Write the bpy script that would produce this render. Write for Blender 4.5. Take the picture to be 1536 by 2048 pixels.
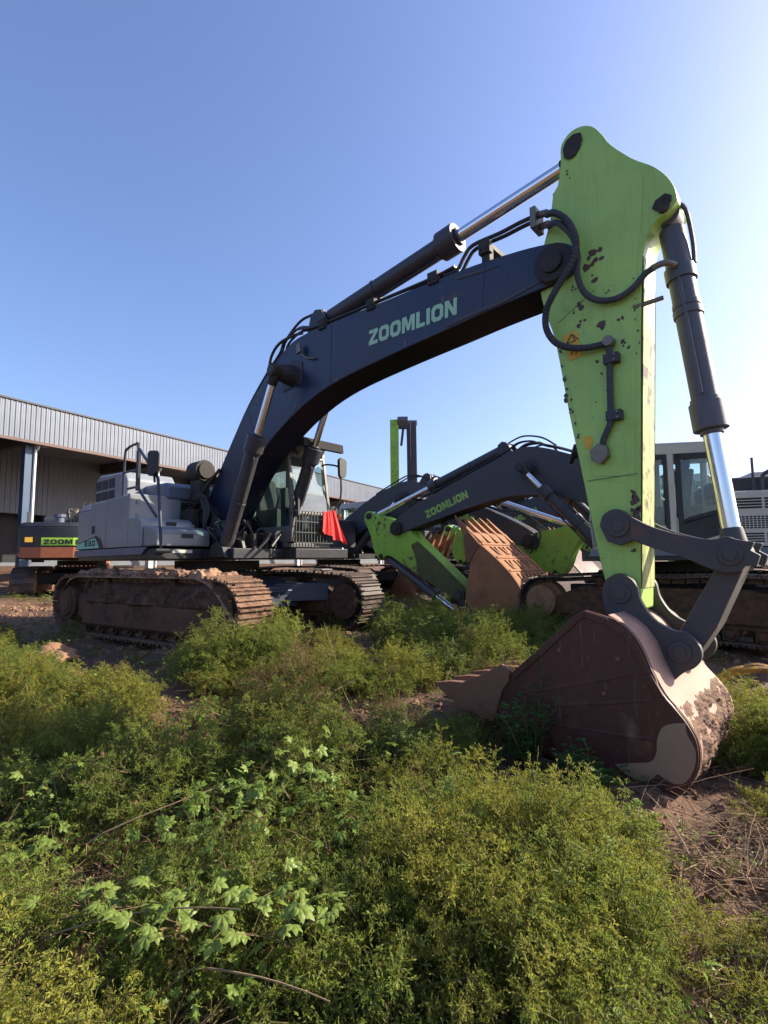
import bpy, bmesh, math, random
import numpy as np
from mathutils import Vector, Matrix, noise
R = math.radians
scene = bpy.context.scene
for o in list(bpy.data.objects): bpy.data.objects.remove(o)
COL = scene.collection
random.seed(7); np.random.seed(7)

# ------------------------------------------------------------------ camera, sky, sun
CAM = Vector((8.39904, -5.08571, 1.16406))
cam = bpy.data.cameras.new('camera'); co = bpy.data.objects.new('camera', cam); COL.objects.link(co)
_yaw, _pit, _rol = 2.29002, 0.0957648, -0.00918845
d_ = Vector((math.cos(_yaw)*math.cos(_pit), math.sin(_yaw)*math.cos(_pit), math.sin(_pit)))
r_ = Vector((math.sin(_yaw), -math.cos(_yaw), 0)); u_ = r_.cross(d_)
r2 = r_*math.cos(_rol)+u_*math.sin(_rol); u2 = -r_*math.sin(_rol)+u_*math.cos(_rol)
m = Matrix((r2, u2, -d_)).transposed().to_4x4(); m.translation = CAM
co.matrix_world = m
cam.sensor_fit = 'HORIZONTAL'; cam.sensor_width = 36; cam.lens = 1045.85/1536*36
cam.clip_start = 0.05; cam.clip_end = 3000
scene.camera = co
SUN_AZ, SUN_EL = 54, 30
world = bpy.data.worlds.new('World'); scene.world = world; world.use_nodes = True
wt = world.node_tree; bg = wt.nodes['Background']
sky = wt.nodes.new('ShaderNodeTexSky'); sky.sky_type = 'NISHITA'; sky.sun_disc = False
sky.sun_elevation = R(SUN_EL); sky.sun_rotation = R(90-SUN_AZ); sky.air_density = 1.1; sky.dust_density = 2.2; sky.ozone_density = 4.8
tint = wt.nodes.new('ShaderNodeMix'); tint.data_type = 'RGBA'; tint.blend_type = 'MULTIPLY'; tint.inputs[0].default_value = 1; tint.inputs[7].default_value = (1.06, .972, 1.06, 1)
wt.links.new(sky.outputs[0], tint.inputs[6]); wt.links.new(tint.outputs[2], bg.inputs[0]); bg.inputs[1].default_value = 0.118
sl = bpy.data.lights.new('sun', 'SUN'); sl.energy = 5.0; sl.angle = R(0.55); sl.color = (1, .90, .72)
so = bpy.data.objects.new('sun', sl); COL.objects.link(so)
sdir = Vector((math.cos(R(SUN_AZ))*math.cos(R(SUN_EL)), math.sin(R(SUN_AZ))*math.cos(R(SUN_EL)), math.sin(R(SUN_EL))))
so.rotation_euler = sdir.to_track_quat('Z', 'Y').to_euler()
vs = scene.view_settings; vs.view_transform = 'Standard'; vs.look = 'None'; vs.gamma = 1; vs.exposure = 1.10
scene.cycles.max_bounces = 6; scene.cycles.transparent_max_bounces = 8

# ------------------------------------------------------------------ materials
MAT = {}
def nd(t, kind, **kw):
    n = t.nodes.new(kind)
    for k, v in kw.items():
        if k.startswith('i_'): n.inputs[k[2:].replace('_', ' ')].default_value = v
        else: setattr(n, k, v)
    return n
def base_mat(name):
    mt = bpy.data.materials.new(name); mt.use_nodes = True; t = mt.node_tree
    MAT[name] = mt
    return mt, t, t.nodes['Principled BSDF'], t.nodes.new('ShaderNodeTexCoord')
def noise_mask(t, tc, scale, lo, hi, detail=6, rough=.6, stretch=None, offset=0.0, dist=0):
    mp = nd(t, 'ShaderNodeMapping'); t.links.new(tc.outputs['Object'], mp.inputs[0])
    mp.inputs['Location'].default_value = (offset, offset*1.7, offset*.6)
    if stretch: mp.inputs['Scale'].default_value = stretch
    n = nd(t, 'ShaderNodeTexNoise'); n.inputs['Scale'].default_value = scale; n.inputs['Detail'].default_value = detail; n.inputs['Roughness'].default_value = rough
    n.inputs['Distortion'].default_value = dist
    t.links.new(mp.outputs[0], n.inputs[0])
    r = nd(t, 'ShaderNodeMapRange'); r.inputs[1].default_value = lo; r.inputs[2].default_value = hi
    t.links.new(n.outputs[0], r.inputs[0])
    return r.outputs[0], n.outputs[0]
def mixc(t, fac, a, b):
    mx = nd(t, 'ShaderNodeMix', data_type='RGBA')
    for s, v in ((mx.inputs[0], fac), (mx.inputs[6], a), (mx.inputs[7], b)):
        if hasattr(v, 'links') or hasattr(v, 'is_linked'): t.links.new(v, s)
        elif isinstance(v, (int, float)): s.default_value = v
        else: s.default_value = (*v, 1)
    return mx.outputs[2]
def mul(t, a, b, op='MULTIPLY'):
    mm = nd(t, 'ShaderNodeMath', operation=op)
    for s, v in ((mm.inputs[0], a), (mm.inputs[1], b)):
        if isinstance(v, (int, float)): s.default_value = v
        else: t.links.new(v, s)
    mm.use_clamp = True
    return mm.outputs[0]
def paint(name, col, rough=.42, metal=0.0, dirt=(.20, .115, .07), damt=.35, dscale=2.2, chip=None, clo=.62, chi=.66, cscale=7, bump=.0, low=None, streak=0, scratch=0):
    mt, t, b, tc = base_mat(name)
    f1, n1 = noise_mask(t, tc, dscale, .42, .8)
    f2, n2 = noise_mask(t, tc, dscale*9, .35, .75, offset=3)
    f = mul(t, mul(t, f1, f2), damt*2.2)
    if low is not None:                       # mud thrown up from the ground: more of it near the bottom of the thing
        sx = nd(t, 'ShaderNodeSeparateXYZ'); t.links.new(tc.outputs['Object'], sx.inputs[0])
        mr = nd(t, 'ShaderNodeMapRange'); mr.inputs[1].default_value = low[1]; mr.inputs[2].default_value = low[0]
        t.links.new(sx.outputs[2], mr.inputs[0])
        f = mul(t, f, mul(t, mr.outputs[0], mul(t, n2, 1.5)), 'ADD')
    tone, _ = noise_mask(t, tc, 1.3, .3, .7, offset=9)
    c0 = mixc(t, tone, tuple(x*.88 for x in col), tuple(min(1, x*1.1) for x in col))
    c = mixc(t, f, c0, dirt)
    rr = nd(t, 'ShaderNodeMapRange'); rr.inputs[3].default_value = rough; rr.inputs[4].default_value = .9; t.links.new(f, rr.inputs[0])
    if streak:
        fs, _ = noise_mask(t, tc, 5, .52, .68, stretch=(6, 6, .35), offset=5)
        c = mixc(t, mul(t, fs, streak), c, tuple(x*.6 for x in dirt))
    if scratch:
        for k_, (st, of) in enumerate((((30, 30, 1.2), 3), ((2.5, 20, 26), 8))):
            fs, _ = noise_mask(t, tc, 3, .70, .74, detail=2, rough=.4, stretch=st, offset=of, dist=.6); c = mixc(t, mul(t, fs, scratch), c, tuple(x*.35+.03 for x in col) if k_ else tuple(x*.6+.22 for x in col))
    if chip:
        fc, _ = noise_mask(t, tc, cscale, clo, chi, detail=3, rough=.5, offset=6)
        big, _ = noise_mask(t, tc, 1.1, .45, .55, offset=12)
        c = mixc(t, mul(t, fc, big), c, chip)
    t.links.new(c, b.inputs['Base Color']); t.links.new(rr.outputs[0], b.inputs['Roughness'])
    b.inputs['Metallic'].default_value = metal
    bp = nd(t, 'ShaderNodeBump'); bp.inputs['Strength'].default_value = .25+bump; bp.inputs['Distance'].default_value = .004+bump*.01
    t.links.new(n2, bp.inputs['Height']); t.links.new(bp.outputs[0], b.inputs['Normal'])
    return mt
def mudmat(name, c1, c2, c3, scale=6, bump=.8, rough=.92, dist=.03):
    mt, t, b, tc = base_mat(name)
    f1, n1 = noise_mask(t, tc, scale, .35, .65, detail=8, rough=.65)
    f2, n2 = noise_mask(t, tc, scale*.18, .4, .62, offset=4)
    c = mixc(t, f2, mixc(t, f1, c1, c2), mixc(t, f1, c3, c2))
    t.links.new(c, b.inputs['Base Color']); b.inputs['Roughness'].default_value = rough
    bp = nd(t, 'ShaderNodeBump'); bp.inputs['Strength'].default_value = bump; bp.inputs['Distance'].default_value = dist
    t.links.new(n1, bp.inputs['Height']); t.links.new(bp.outputs[0], b.inputs['Normal'])
    return mt
RUST = (.075, .035, .022)
paint('boom_navy', (.008, .017, .052), .36, damt=.30, dscale=1.4, chip=(.10, .055, .035), clo=.66, chi=.7, dirt=(.10, .075, .06), scratch=.25, streak=.2)
paint('boom_dark', (.022, .024, .032), .5, damt=.35, dirt=(.11, .08, .06))
paint('boom_grey', (.040, .041, .052), .5, damt=.28, dirt=(.13, .09, .07))
paint('green_paint', (.37, .60, .125), .42, damt=.32, dscale=1.0, dirt=(.21, .27, .09), streak=.16, scratch=.5)
paint('green_old', (.27, .50, .05), .5, damt=.5, dirt=(.13, .12, .06), chip=RUST, clo=.58, chi=.63)
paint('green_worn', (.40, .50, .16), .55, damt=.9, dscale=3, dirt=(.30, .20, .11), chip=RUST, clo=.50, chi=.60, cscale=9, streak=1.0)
paint('silver_grey', (.25, .265, .285), .33, metal=.15, damt=.14, dirt=(.16, .13, .10), low=(.6, 1.7))
paint('warm_grey', (.50, .475, .43), .5, damt=.2, dirt=(.16, .13, .10))
paint('chassis_navy', (.03, .04, .075), .4, damt=.3)
paint('track_steel', (.045, .034, .030), .6, damt=1.2, dscale=5, dirt=(.16, .09, .055), bump=.5)
paint('bucket_dusty', (.34, .20, .15), .75, damt=.5, dirt=(.33, .2, .13))
paint('deck_blue', (.10, .125, .18), .4, damt=.3)
paint('black_paint', (.014, .015, .018), .45, damt=.3, dirt=(.08, .06, .05))
paint('black_plastic', (.018, .019, .022), .6, damt=.2, dirt=(.09, .07, .06))
paint('cab_grey', (.15, .145, .135), .5, damt=.25)
paint('frame_rust', (.12, .052, .028), .8, damt=1.1, dscale=2.5, dirt=(.055, .03, .02), bump=.8)
paint('mud_shade_film', (.10, .115, .04), .8, damt=1.0, dscale=4, dirt=(.10, .075, .03))
paint('belly_brown', (.022, .018, .017), .75, damt=.9, dscale=3, dirt=(.07, .045, .032), bump=.3)
paint('visor_black', (.010, .010, .011), .9, damt=.1)
paint('rail_paint', (.018, .024, .045), .35, damt=.2)
paint('grease_black', (.020, .017, .016), .7, damt=.6, dirt=(.09, .055, .035), bump=.5)
paint('linkage_grey', (.055, .052, .055), .55, damt=.5, dirt=(.13, .08, .055), chip=(.14, .07, .04), clo=.6, chi=.68)
paint('cylinder_dark', (.030, .032, .042), .42, damt=.35, dirt=(.12, .09, .065))
paint('cylinder_grey', (.085, .085, .10), .45, damt=.4, dirt=(.15, .11, .08))
paint('bucket_maroon', (.066, .018, .012), .5, damt=.7, dscale=1.3, dirt=(.13, .052, .028), chip=(.20, .11, .07), clo=.66, chi=.74, cscale=2.2, streak=.35, scratch=.5)
paint('orange_primer', (.40, .125, .05), .7, damt=.5, dirt=(.20, .11, .07))
paint('rust_mud', (.33, .15, .072), .85, damt=.9, dirt=(.17, .08, .04), bump=.6, dscale=3)
paint('steel_tooth', (.19, .085, .045), .75, damt=.6, dirt=(.26, .13, .075), bump=.4)
paint('hose_grey', (.035, .040, .052), .6, damt=.4, dirt=(.13, .11, .09))
paint('hose_black', (.015, .018, .02), .5, damt=.2)
paint('fitting', (.20, .18, .15), .45, metal=.6, damt=.4)
paint('beige_primer', (.30, .19, .12), .7, damt=.6, dirt=(.2, .12, .08))
paint('letter_mint', (.36, .62, .40), .5, damt=.1)
paint('letter_green', (.30, .50, .08), .5, damt=.2)
paint('letter_black', (.02, .02, .02), .5, damt=.05)
paint('decal_teal', (.24, .60, .46), .45, damt=.08)
paint('decal_lime', (.42, .72, .06), .45, damt=.05)
paint('decal_yellow', (.72, .42, .03), .5, damt=.35, dirt=(.3, .2, .05))
paint('white_label', (.55, .54, .50), .5, damt=.4)
paint('fascia_metal', (.100, .118, .155), .45, metal=.2, damt=.18, dscale=.4, dirt=(.22, .21, .20), streak=.25)
paint('wall_cladding', (.105, .118, .14), .65, damt=.3, dscale=.5, dirt=(.12, .115, .11))
paint('brown_trim', (.09, .045, .035), .6, damt=.2)
paint('beam_dark', (.03, .028, .028), .6, damt=.2)
paint('column_blue', (.02, .06, .12), .45, damt=.2)
paint('galvanised', (.55, .57, .58), .35, metal=.5, damt=.2)
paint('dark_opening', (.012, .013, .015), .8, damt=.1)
paint('red_cloth', (.72, .025, .02), .75, damt=.12, dirt=(.35, .02, .02))
paint('orange_lamp', (.9, .16, .02), .3, damt=.05)
paint('yellow_strap', (.42, .21, .03), .85, damt=1.6, dscale=6, dirt=(.16, .09, .05), bump=.4)
paint('seat_fabric', (.03, .035, .035), .8)
mudmat('mud_dry', (.24, .125, .07), (.33, .19, .115), (.17, .09, .055), 7)
mudmat('mud_wet', (.060, .028, .016), (.12, .058, .032), (.038, .020, .013), 9)
mudmat('mud_chain', (.10, .055, .035), (.24, .135, .08), (.055, .032, .022), 12)
mudmat('clod_soil', (.24, .125, .065), (.31, .17, .095), (.16, .085, .05), 9)
mt, t, b, tc = base_mat('chrome'); b.inputs['Metallic'].default_value = 1; b.inputs['Base Color'].default_value = (.75, .76, .78, 1)
f1, n1 = noise_mask(t, tc, 3, .3, .7, stretch=(1, 1, .3)); rr = nd(t, 'ShaderNodeMapRange'); rr.inputs[3].default_value = .10; rr.inputs[4].default_value = .28
t.links.new(f1, rr.inputs[0]); t.links.new(rr.outputs[0], b.inputs['Roughness'])
def glass(name, tint, fac=.12):
    mt, t, b, tc = base_mat(name); t.nodes.remove(b); out = t.nodes['Material Output']
    tr = nd(t, 'ShaderNodeBsdfTransparent'); tr.inputs[0].default_value = (*tint, 1)
    gl = nd(t, 'ShaderNodeBsdfGlossy'); gl.inputs['Roughness'].default_value = .03
    df = nd(t, 'ShaderNodeBsdfDiffuse'); df.inputs[0].default_value = (.35, .40, .38, 1)
    f1, n1 = noise_mask(t, tc, 3, .3, .9); mx0 = nd(t, 'ShaderNodeMixShader'); t.links.new(mul(t, f1, fac), mx0.inputs[0])
    t.links.new(tr.outputs[0], mx0.inputs[1]); t.links.new(df.outputs[0], mx0.inputs[2])
    lw = nd(t, 'ShaderNodeLayerWeight'); lw.inputs[0].default_value = .5
    pw = nd(t, 'ShaderNodeMath', operation='POWER'); t.links.new(lw.outputs['Facing'], pw.inputs[0]); pw.inputs[1].default_value = 3.5
    mx = nd(t, 'ShaderNodeMixShader'); t.links.new(mul(t, mul(t, pw.outputs[0], .6), .06, 'ADD'), mx.inputs[0]); t.links.new(mx0.outputs[0], mx.inputs[1]); t.links.new(gl.outputs[0], mx.inputs[2])
    t.links.new(mx.outputs[0], out.inputs[0])
glass('cab_glass', (.84, .95, .91), .10); glass('clear_glass', (.90, .95, .95), .10)
def leafmat(name, c1, c2, c3, trans=.45, rough=.55, yellow=None):
    mt, t, b, tc = base_mat(name)
    oi = nd(t, 'ShaderNodeObjectInfo')
    f1, n1 = noise_mask(t, tc, 16, .35, .65, detail=2)
    cr = nd(t, 'ShaderNodeValToRGB'); t.links.new(oi.outputs['Random'], cr.inputs[0])
    e = cr.color_ramp.elements; e[0].color = (*c1, 1); e[1].color = (*c3, 1); e[1].position = 1
    k = cr.color_ramp.elements.new(.5); k.color = (*c2, 1)
    c = mixc(t, mul(t, f1, .55), cr.outputs[0], c3)
    out = t.nodes['Material Output']; tl = nd(t, 'ShaderNodeBsdfTranslucent')
    t.links.new(c, b.inputs['Base Color']); b.inputs['Roughness'].default_value = rough
    b.inputs['Specular IOR Level'].default_value = .25
    ct = mixc(t, .5, c, yellow or c3); t.links.new(ct, tl.inputs[0])
    mx = nd(t, 'ShaderNodeMixShader'); mx.inputs[0].default_value = trans
    t.links.new(b.outputs[0], mx.inputs[1]); t.links.new(tl.outputs[0], mx.inputs[2]); t.links.new(mx.outputs[0], out.inputs[0])
leafmat('fern_leaf', (.075, .14, .024), (.125, .19, .034), (.22, .265, .045), yellow=(.42, .42, .06), trans=.4)
leafmat('fern_yellow', (.13, .175, .028), (.20, .225, .034), (.31, .30, .05), yellow=(.45, .42, .06), trans=.42)
leafmat('fern_dry', (.14, .10, .04), (.20, .15, .05), (.26, .19, .07), trans=.35)
leafmat('broad_leaf', (.11, .19, .03), (.16, .24, .04), (.24, .31, .07), trans=.45, rough=.4)
leafmat('bush_leaf', (.04, .11, .022), (.055, .14, .028), (.09, .18, .035), trans=.4, rough=.4)
leafmat('grass_leaf', (.07, .13, .02), (.10, .17, .03), (.18, .2, .05), trans=.4)
leafmat('straw', (.28, .19, .11), (.38, .27, .16), (.22, .13, .08), trans=.15, rough=.8)
leafmat('stem_brown', (.12, .075, .045), (.16, .10, .055), (.10, .09, .03), trans=.05, rough=.8)

# ------------------------------------------------------------------ mesh helpers
class MB:
    def __init__(s, M=None, auto=False): s.v = []; s.f = []; s.sm = []; s.M = M or Matrix(); s.auto = auto; s.cuts = []
    def cut(s):
        if s.f: s.cuts.append((len(s.v), len(s.f)))
        return s
    def add(s, vs, fs, smooth=False):
        if s.auto: s.cut()
        k = len(s.v); s.v += [tuple(s.M @ Vector(p)) for p in vs]
        s.f += [tuple(k+i for i in f) for f in fs]; s.sm += (smooth if isinstance(smooth, list) else [smooth]*len(fs)); return s
    def box(s, x0, x1, y0, y1, z0, z1):
        vs = [(x, y, z) for x in (x0, x1) for y in (y0, y1) for z in (z0, z1)]
        return s.add(vs, [(0, 1, 3, 2), (4, 6, 7, 5), (0, 4, 5, 1), (2, 3, 7, 6), (0, 2, 6, 4), (1, 5, 7, 3)])
    def prism(s, poly, a, b, axis='y', taper=None):      # poly in the two other axes
        def P(p, h):
            return {'y': (p[0], h, p[1]), 'x': (h, p[0], p[1]), 'z': (p[0], p[1], h)}[axis]
        n = len(poly); p2 = taper or poly
        vs = [P(p, a) for p in poly]+[P(p, b) for p in p2]
        return s.add(vs, [tuple(range(n)), tuple(range(2*n-1, n-1, -1))]+[(i, (i+1) % n+0, (i+1) % n+n, i+n)[::-1] for i in range(n)])
    def cyl(s, p, q, r, r2=None, n=20, cap=True):
        p = Vector(p); q = Vector(q); r2 = r if r2 is None else r2
        d = (q-p).normalized(); a = d.orthogonal().normalized(); b2 = d.cross(a)
        vs = []
        for c, rad in ((p, r), (q, r2)):
            for i in range(n):
                w = 2*math.pi*i/n; vs.append(c+(a*math.cos(w)+b2*math.sin(w))*rad)
        fs = [(i, (i+1) % n, (i+1) % n+n, i+n) for i in range(n)]; sm = [True]*n
        if cap: fs += [tuple(range(n-1, -1, -1)), tuple(range(n, 2*n))]; sm += [False, False]
        return s.add(vs, fs, sm)
    def tube(s, pts, r, n=8, sub=4, smooth=True):
        pts = [Vector(p) for p in pts]
        if smooth and len(pts) > 2:
            o = []
            for i in range(len(pts)-1):
                p0 = pts[max(0, i-1)]; p1 = pts[i]; p2 = pts[i+1]; p3 = pts[min(len(pts)-1, i+2)]
                for k in range(sub):
                    u = k/sub; o.append(.5*((2*p1)+(p2-p0)*u+(2*p0-5*p1+4*p2-p3)*u*u+(3*p1-p0-3*p2+p3)*u**3))
            o.append(pts[-1]); pts = o
        vs = []; a = None; N = len(pts)
        for i, p in enumerate(pts):
            d = (pts[min(i+1, N-1)]-pts[max(i-1, 0)]).normalized()
            a = (d.orthogonal() if a is None else a-d*a.dot(d)).normalized(); b2 = d.cross(a)
            rr = r(i/(N-1)) if callable(r) else r
            for j in range(n):
                w = 2*math.pi*j/n; vs.append(p+(a*math.cos(w)+b2*math.sin(w))*rr)
        fs = [(i*n+j, i*n+(j+1) % n, (i+1)*n+(j+1) % n, (i+1)*n+j) for i in range(N-1) for j in range(n)]
        sm = [True]*len(fs); fs += [tuple(range(n-1, -1, -1)), tuple(range((N-1)*n, N*n))]; sm += [False]*2
        return s.add(vs, fs, sm)
    def strip(s, pts, th, y0, y1):                        # bent plate: outline pts thickened inward by th
        n = len(pts); inn = []
        for i in range(n):
            a = Vector(pts[max(0, i-1)]); b = Vector(pts[min(n-1, i+1)]); d = (b-a).normalized()
            inn.append((pts[i][0]-d.y*th, pts[i][1]+d.x*th))
        for i in range(n-1):
            s.prism([pts[i], pts[i+1], inn[i+1], inn[i]], y0, y1)
        return s
    def build(s, name, mat, parent=None, bevel=0, seg=2, weld=False):
        cs = [(0, 0)]+[c for c in s.cuts if c[1] < len(s.f)]+[(len(s.v), len(s.f))]; first = None
        for (v0, f0), (v1, f1) in zip(cs, cs[1:]):
            o = mesh_object(name, s.v[v0:v1], [tuple(i-v0 for i in f) for f in s.f[f0:f1]], mat, parent, bevel, seg, weld); first = first or o
        return first
def mesh_object(name, V, F, mat, parent, bevel, seg, weld):
    me = bpy.data.meshes.new(name); me.from_pydata(V, [], F)
    bm = bmesh.new(); bm.from_mesh(me)
    if weld: bmesh.ops.remove_doubles(bm, verts=bm.verts, dist=1e-4)
    bmesh.ops.recalc_face_normals(bm, faces=bm.faces)
    for f in bm.faces: f.smooth = True
    for e in bm.edges: e.smooth = len(e.link_faces) == 2 and e.calc_face_angle(0) < .36
    bm.to_mesh(me); bm.free(); me.materials.append(MAT[mat]); o = bpy.data.objects.new(name, me); COL.objects.link(o)
    if parent is not None: o.parent = parent
    if bevel:
        md = o.modifiers.new('bevel', 'BEVEL'); md.width = bevel; md.segments = seg; md.limit_method = 'ANGLE'; md.angle_limit = R(38); md.harden_normals = True
    return o
def curvy(poly, sharp=52, sub=4):
    """round a hand-plotted outline, keeping its true corners"""
    n = len(poly); P = [Vector(p) for p in poly]; out = []
    def corner(i):
        a = P[i]-P[i-1]; b = P[(i+1) % n]-P[i]; return a.length > 0 and b.length > 0 and math.degrees(a.angle(b)) > sharp
    cn = [corner(i) for i in range(n)]
    for i in range(n):
        p1, p2 = P[i], P[(i+1) % n]; p0 = p1*2-p2 if cn[i] else P[i-1]; p3 = p2*2-p1 if cn[(i+1) % n] else P[(i+2) % n]; L = (p2-p1).length
        if (p1-p0).length > 3*L: p0 = p1+(p0-p1).normalized()*L
        if (p3-p2).length > 3*L: p3 = p2+(p3-p2).normalized()*L
        k = 1 if (L < .02 or L > 1.1) else sub
        for q in range(k):
            u = q/k; out.append(tuple(.5*((2*p1)+(p2-p0)*u+(2*p0-5*p1+4*p2-p3)*u*u+(p3-3*p2+3*p1-p0)*u**3)))
    return out
def tag(o, label=None, cat=None, group=None, kind=None, category=None):
    cat = cat or category
    for k, v in (('label', label), ('category', cat), ('group', group), ('kind', kind)):
        if v: o[k] = v
    return o
def empty(name, loc=(0, 0, 0), rz=0, **kw):
    o = bpy.data.objects.new(name, None); COL.objects.link(o); o.location = loc; o.rotation_euler = (0, 0, rz); o.empty_display_size = .3
    return tag(o, **kw)

# block letters of the maker's name
def ring(x0, x1, z0, z1, w, c):
    def rr(a, b, e, f, c): return [(a+c, e), (b-c, e), (b, e+c), (b, f-c), (b-c, f), (a+c, f), (a, f-c), (a, e+c)]
    o = rr(x0, x1, z0, z1, c); i = rr(x0+w, x1-w, z0+w, z1-w, c*.5)
    return [[o[k], o[(k+1) % 8], i[(k+1) % 8], i[k]] for k in range(8)]
GL = {'Z': ([[(0, 0), (.82, 0), (.82, .24), (.36, .24), (.82, .77), (.82, 1), (0, 1), (0, .76), (.46, .76), (0, .23)]], .82),
      'O': (ring(0, .9, 0, 1, .25, .2), .9), 'I': ([[(0, 0), (.27, 0), (.27, 1), (0, 1)]], .27),
      'L': ([[(0, 0), (.7, 0), (.7, .24), (.27, .24), (.27, 1), (0, 1)]], .7),
      'M': ([[(0, 0), (.24, 0), (.24, .62), (.44, .08), (.62, .08), (.82, .62), (.82, 0), (1.06, 0), (1.06, 1), (.72, 1), (.53, .45), (.34, 1), (0, 1)]], 1.06),
      'N': ([[(0, 0), (.25, 0), (.25, .58), (.62, 0), (.88, 0), (.88, 1), (.63, 1), (.63, .42), (.26, 1), (0, 1)]], .88)}
def word(txt, origin, ux, uz, h, w, th, gap=.12):
    """letters laid on the plane spanned by ux (along the text) and uz (up); w = total width"""
    tot = sum(GL[c][1] for c in txt)+gap*(len(txt)-1); kx = w/tot
    ux = Vector(ux).normalized(); uz = Vector(uz).normalized(); nn = ux.cross(uz); o = Vector(origin); mb = MB(); x = 0
    for c in txt:
        for poly in GL[c][0]:
            n = len(poly); vs = [o+ux*((x+p[0])*kx)+uz*(p[1]*h)+nn*q for q in (0, th) for p in poly]
            mb.add(vs, [tuple(range(n)), tuple(range(2*n-1, n-1, -1))]+[(i, (i+1) % n, (i+1) % n+n, i+n) for i in range(n)])
        x += GL[c][1]+gap
    return mb

# ------------------------------------------------------------------ terrain height
CP = np.array([(0, 0, 0), (2, -1.3, .0), (-2, -1.3, .04), (-2.3, 1.3, .0), (2.5, 1.6, 0), (0, 2, 0), (6.5, 0, -.50), (7.6, 0, -.55), (6.2, -1.2, -.5), (5.0, .3, -.38), (8.4, -5.1, -.45), (6, -4, -.45), (8.2, -2.6, -.55), (8.6, -1, -.55),
    (1.5, -3, -.24), (-2, -4, -.22), (3.2, -2.0, -.30), (3.4, -.8, -.12), (4.2, -3, -.38), (6.2, 5.7, -.09), (3.2, 5.9, -.1), (5.0, 2.8, -.22), (8.5, 3.5, -.2), (9, 8, 0), (-4, 7, .2), (-12.8, 1.7, .2), (-8, -1, .28), (-24, 0, 1.35), (-28, 20, 1.2), (-20, -10, 1.0), (15, 12, 0), (5, 20, .2), (16, -12, -.5), (-6, -10, 0), (4, -14, -.5), (60, 0, 0), (-60, 0, 1.4), (0, 60, .6), (0, -60, 0), (60, 60, 0), (-60, 60, 1), (60, -60, 0), (-60, -60, .8)], float)
def _fit():
    P = CP[:, :2]; r = np.hypot(*(P[:, None]-P[None]).transpose(2, 0, 1)); n = len(P)
    A = np.zeros((n+3, n+3)); A[:n, :n] = r; A[:n, n] = 1; A[:n, n+1:] = P; A[n, :n] = 1; A[n+1:, :n] = P.T
    return np.linalg.solve(A+np.eye(n+3)*1e-9, np.concatenate([CP[:, 2], [0, 0, 0]]))
_W = _fit()
def hsmooth(x, y):
    x = np.asarray(x, float); y = np.asarray(y, float); n = len(CP)
    z = _W[n]+_W[n+1]*x+_W[n+2]*y
    for i in range(n): z = z+_W[i]*np.hypot(x-CP[i, 0], y-CP[i, 1])
    return z
def vnoise(x, y, seed=0):
    x = np.asarray(x, float)+seed*17.31; y = np.asarray(y, float)+seed*9.17
    xi = np.floor(x); yi = np.floor(y); fx = x-xi; fy = y-yi; fx = fx*fx*(3-2*fx); fy = fy*fy*(3-2*fy)
    def h(a, b): v = np.sin(a*127.1+b*311.7+seed*3.3)*43758.5453; return v-np.floor(v)
    return (h(xi, yi)*(1-fx)+h(xi+1, yi)*fx)*(1-fy)+(h(xi, yi+1)*(1-fx)+h(xi+1, yi+1)*fx)*fy-.5
def height(x, y):
    x = np.asarray(x, float); y = np.asarray(y, float); z = hsmooth(x, y); far = np.clip(np.hypot(x-3, y)/22, 0, 1)
    a = 1-far
    z = z+a*(vnoise(x*.9, y*.9, 1)*.14+vnoise(x*2.3, y*2.3, 2)*.09)+(.25+.75*a)*(vnoise(x*5.5, y*5.5, 3)*.06+vnoise(x*13, y*13, 4)*.03)
    return z
def axis_pts(lo, hi, c0, c1, fine, grow=1.13):
    p = list(np.arange(c0, c1, fine)); s = fine
    while p[-1] < hi: s *= grow; p.append(p[-1]+s)
    s = fine
    while p[0] > lo: s *= grow; p.insert(0, p[0]-s)
    return np.array(p)
xs = axis_pts(-900, 900, -5, 9.6, .055); ys = axis_pts(-900, 900, -5.4, 3.2, .055)
X, Y = np.meshgrid(xs, ys, indexing='ij'); far = np.hypot(X, Y); Z = height(X, Y); Z = np.where(far > 58, np.clip(Z, 0, 1.0)*0+.6, Z)
nx, ny = X.shape
me = bpy.data.meshes.new('ground'); idx = np.arange(nx*ny).reshape(nx, ny)
F = np.stack([idx[:-1, :-1], idx[1:, :-1], idx[1:, 1:], idx[:-1, 1:]], -1).reshape(-1, 4)
me.vertices.add(nx*ny); me.vertices.foreach_set('co', np.stack([X, Y, Z], -1).reshape(-1))
me.loops.add(F.size); me.loops.foreach_set('vertex_index', F.reshape(-1).astype(np.int32))
me.polygons.add(len(F)); me.polygons.foreach_set('loop_start', (np.arange(len(F))*4).astype(np.int32)); me.polygons.foreach_set('loop_total', np.full(len(F), 4, np.int32))
me.update(); me.polygons.foreach_set('use_smooth', np.ones(len(F), bool))
mt, t, b, tc = base_mat('ground_mud')
f1, n1 = noise_mask(t, tc, 5, .35, .65, detail=10, rough=.65); f2, n2 = noise_mask(t, tc, .35, .4, .62, detail=5, offset=2); f3, n3 = noise_mask(t, tc, 30, .4, .6, detail=6, offset=5)
c = mixc(t, f2, mixc(t, f1, (.048, .025, .013), (.10, .052, .027)), mixc(t, f1, (.10, .050, .026), (.22, .115, .062)))
c = mixc(t, mul(t, f3, .3), c, (.09, .05, .035)); t.links.new(c, b.inputs['Base Color'])
rg = nd(t, 'ShaderNodeMapRange'); rg.inputs[3].default_value = .62; rg.inputs[4].default_value = .95; t.links.new(f2, rg.inputs[0]); t.links.new(rg.outputs[0], b.inputs['Roughness'])
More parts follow.
